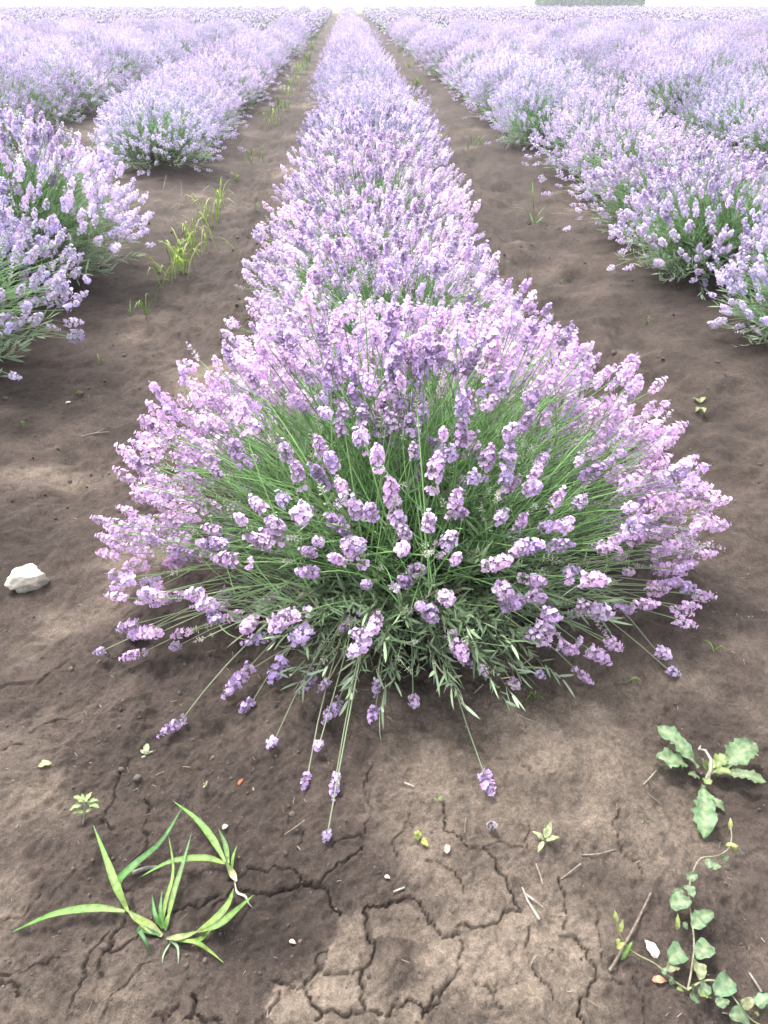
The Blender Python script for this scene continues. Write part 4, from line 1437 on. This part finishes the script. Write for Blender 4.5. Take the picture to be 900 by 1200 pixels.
stick('straw', [(878, 1140, .012), (886, 1152, .008), (892, 1162, .004)], .0014, .0018, 'pale straw stub leaning at the lower right edge', 'straw', (0.317, 0.29, 0.254))
stick('straw', [(556, 812, .004), (566, 802, .006)], .0012, .0012, 'white straw piece right below the bush foliage', 'straw', (0.396, 0.37, 0.317))
stick('twig', [(96, 511, .004), (112, 507, .008), (128, 506, .004)], .0016, .0014, 'dry stalk lying left of the large bush', 'twig', (0.33, 0.29, 0.251), [[(110, 508, .008), (122, 502, .01)]])
stick('twig', [(190, 233, .0), (191, 222, .05), (195, 205, .09)], .0022, .0016, 'bare dry stem standing below the green-fronted left bush', 'twig', (.24, .21, .18))
stick('twig', [(210, 243, .02), (213, 228, .06), (212, 212, .10)], .002, .0015, 'second bare dry stem below the green-fronted left bush', 'twig', (.22, .19, .16))
stick('straw', [(333, 978, .004), (345, 970, .008), (357, 961, .01)], .0008, .0009, 'thin dry stalk with a seed head left of the fallen flower', 'straw', (0.264, 0.222, 0.179))
stick('straw', [(155, 1023, .004), (168, 1018, .006), (184, 1016, .006)], .003, .0026, 'broken grey stalk behind the fallen grass blades', 'straw', (0.274, 0.248, 0.222))


def chip(name, px, py, sz, col, label, cat, ang=0.0, asp=.6, mat=None):
    b = on(px, py, .003)
    v = np.array([math.cos(ang), math.sin(ang), .12]) * sz
    g = Geo(); leaf_shape(g, -v, v, sz * 2 * asp, np.array(col), arch=.12, m=10, seed=int(px), mid=np.array(col) * .9)
    o = g.build(name, mat or M_GRASS, smooth=True); o.location = b.tolist()
    return tag(o, label, cat)


chip('fallen_leaf', 53, 896, .012, (.50, .54, .28), 'oval yellow green leaf lying on the soil at left', 'leaf', .1, .55)
chip('fallen_petal', 282, 916, .007, (.55, .13, .06), 'small orange red petal on the soil below the bush', 'petal', 1.0, .4)
chip('fallen_leaf', 763, 1112, .013, (.50, .47, .42), 'crumpled white dead leaf beside the bindweed', 'leaf', 2.0, .6, M_DRY)
chip('fallen_leaf', 773, 1149, .010, (.55, .36, .2), 'orange brown dry leaf under the bindweed', 'leaf', -.2, .5)
chip('fallen_leaf', 264, 969, .005, (.5, .47, .42), 'small white flake above the uprooted weed', 'flake', .4, .9, M_DRY)
chip('fallen_leaf', 524, 994, .008, (.46, .38, .33), 'small brownish dead leaf near the middle cracks', 'leaf', 1.4, .6, M_DRY)
chip('fallen_leaf', 454, 1028, .005, (.6, .52, .45), 'small tan flake on the soil left of the tiny sprout', 'flake', -.5, .6, M_DRY)
chip('fallen_leaf', 343, 1104, .006, (.55, .45, .36), 'tan flake on the soil below the branching cracks', 'flake', -.5, .5, M_DRY)
chip('fallen_leaf', 297, 278, .014, (.7, .62, .55), 'pale dead leaf on the left alley floor', 'leaf', -.9, .35, M_DRY)
chip('fallen_leaf', 80, 472, .010, (.6, .6, .46), 'pale leaf near the left lavender on the soil', 'leaf', .1, .5, M_DRY)
chip('fallen_leaf', 245, 170, .02, (.75, .73, .68), 'white scrap on the far left alley floor', 'leaf', .3, .5, M_DRY)

# a withered flower head lying on the soil
wb = on(574, 968, .008)
wh = link('withered_flower', SPIKE[8]); wh.location = wb.tolist()
wh.matrix_basis = mat_of(frames(np.array([[.2, -.5, .8]]))[0], wb, .42)
wh.color = (.62, .68, .5, 1)
tag(wh, 'withered grey flower head on the soil under the fallen spike', 'flower head')

# litter nobody could count
r = np.random.default_rng(31)
n = 900
P = np.stack([r.uniform(-.75, .95, n), r.uniform(.40, 2.1, n), np.zeros(n)], -1)
P[:, 2] = ground_z(P[:, 0], P[:, 1]) + .002
al = r.uniform(0, 6.28, n)
d = np.stack([np.cos(al), np.sin(al), r.normal(0, .12, n)], -1)
ln = r.lognormal(math.log(.0028), .65, n)
Q = np.stack([P - d * ln[:, None], P + r.normal(0, .0006, (n, 3)), P + d * ln[:, None]], 1)
rad = np.repeat((r.lognormal(math.log(.0005), .4, n))[:, None], 3, 1)
c = np.array([.34, .29, .235]) * r.uniform(.45, 1.4, (n, 1))
g = Geo(); g.tubes(Q, rad, c, 4)
lit = g.build('straw_litter', M_DRY, kind='stuff')
tag(lit, 'tiny scattered bits of pale straw over the bare soil', 'litter')
# soil crumbs
iv1, it1 = ico(0)
n = 9500
X = r.uniform(-1.3, 1.7, n); Y = .38 + 4.2 * r.uniform(0, 1, n) ** 1.9
cl = fbm(X * 3, Y * 3, 88, 3)
ok = cl > r.uniform(-.35, .35, n)
X, Y = X[ok], Y[ok]; n = len(X)
sz = r.lognormal(math.log(.0012), .6, n) * (1 + .35 * Y)
sz = np.minimum(sz, .014)
lump = iv1 * (1 + .25 * fbm(iv1[:, 0] * 2 + 3, iv1[:, 1] * 2 + iv1[:, 2] * 3, 99, 3))[:, None]
g = Geo()
g.inst(lump, it1, np.ones(3), frames(unit(r.normal(0, 1, (n, 3)))), np.stack([X, Y, ground_z(X, Y) + sz * .15], -1), sz[:, None] * r.uniform(.6, 1.2, (n, 3)),
       (SOIL_MID * 1.15) * r.uniform(.7, 1.4, (n, 1)))
cr = g.build('soil_crumbs', M_CRUMB, kind='stuff')
tag(cr, 'loose crumbs of brown soil scattered over the ground', 'soil crumbs')

# ------------------------------------------------------------------ haze over the far field
HAZE = 0.0030
if HAZE:
    hv = np.array([(x, y, z) for z in (-1.6, 6.0) for y in (-64, 430) for x in (-430, 430)], float)
    ht = [(0, 1, 3), (0, 3, 2), (4, 6, 7), (4, 7, 5), (0, 4, 5), (0, 5, 1), (2, 3, 7), (2, 7, 6), (0, 2, 6), (0, 6, 4), (1, 5, 7), (1, 7, 3)]
    hm, n_, l_ = new_mat('haze')
    out = n_.new('ShaderNodeOutputMaterial'); pv = n_.new('ShaderNodeVolumePrincipled')
    pv.inputs['Color'].default_value = (.86, .87, .95, 1)
    pv.inputs['Density'].default_value = HAZE
    pv.inputs['Anisotropy'].default_value = 0.2
    l_.new(pv.outputs[0], out.inputs['Volume'])
    g = Geo(); g.add(hv, [t[::-1] for t in ht], np.ones(3))
    hz = g.build('haze', hm, kind='stuff')
    tag(hz, 'thin pale haze over the far field', 'haze')

print('tris', sum(len(o.data.polygons) for o in {o.data: o for o in bpy.data.objects if o.type == 'MESH'}.values()), 'ground', GROUND_TRIS,
      'objects', len(bpy.data.objects), 'visible bushes', len(vis))
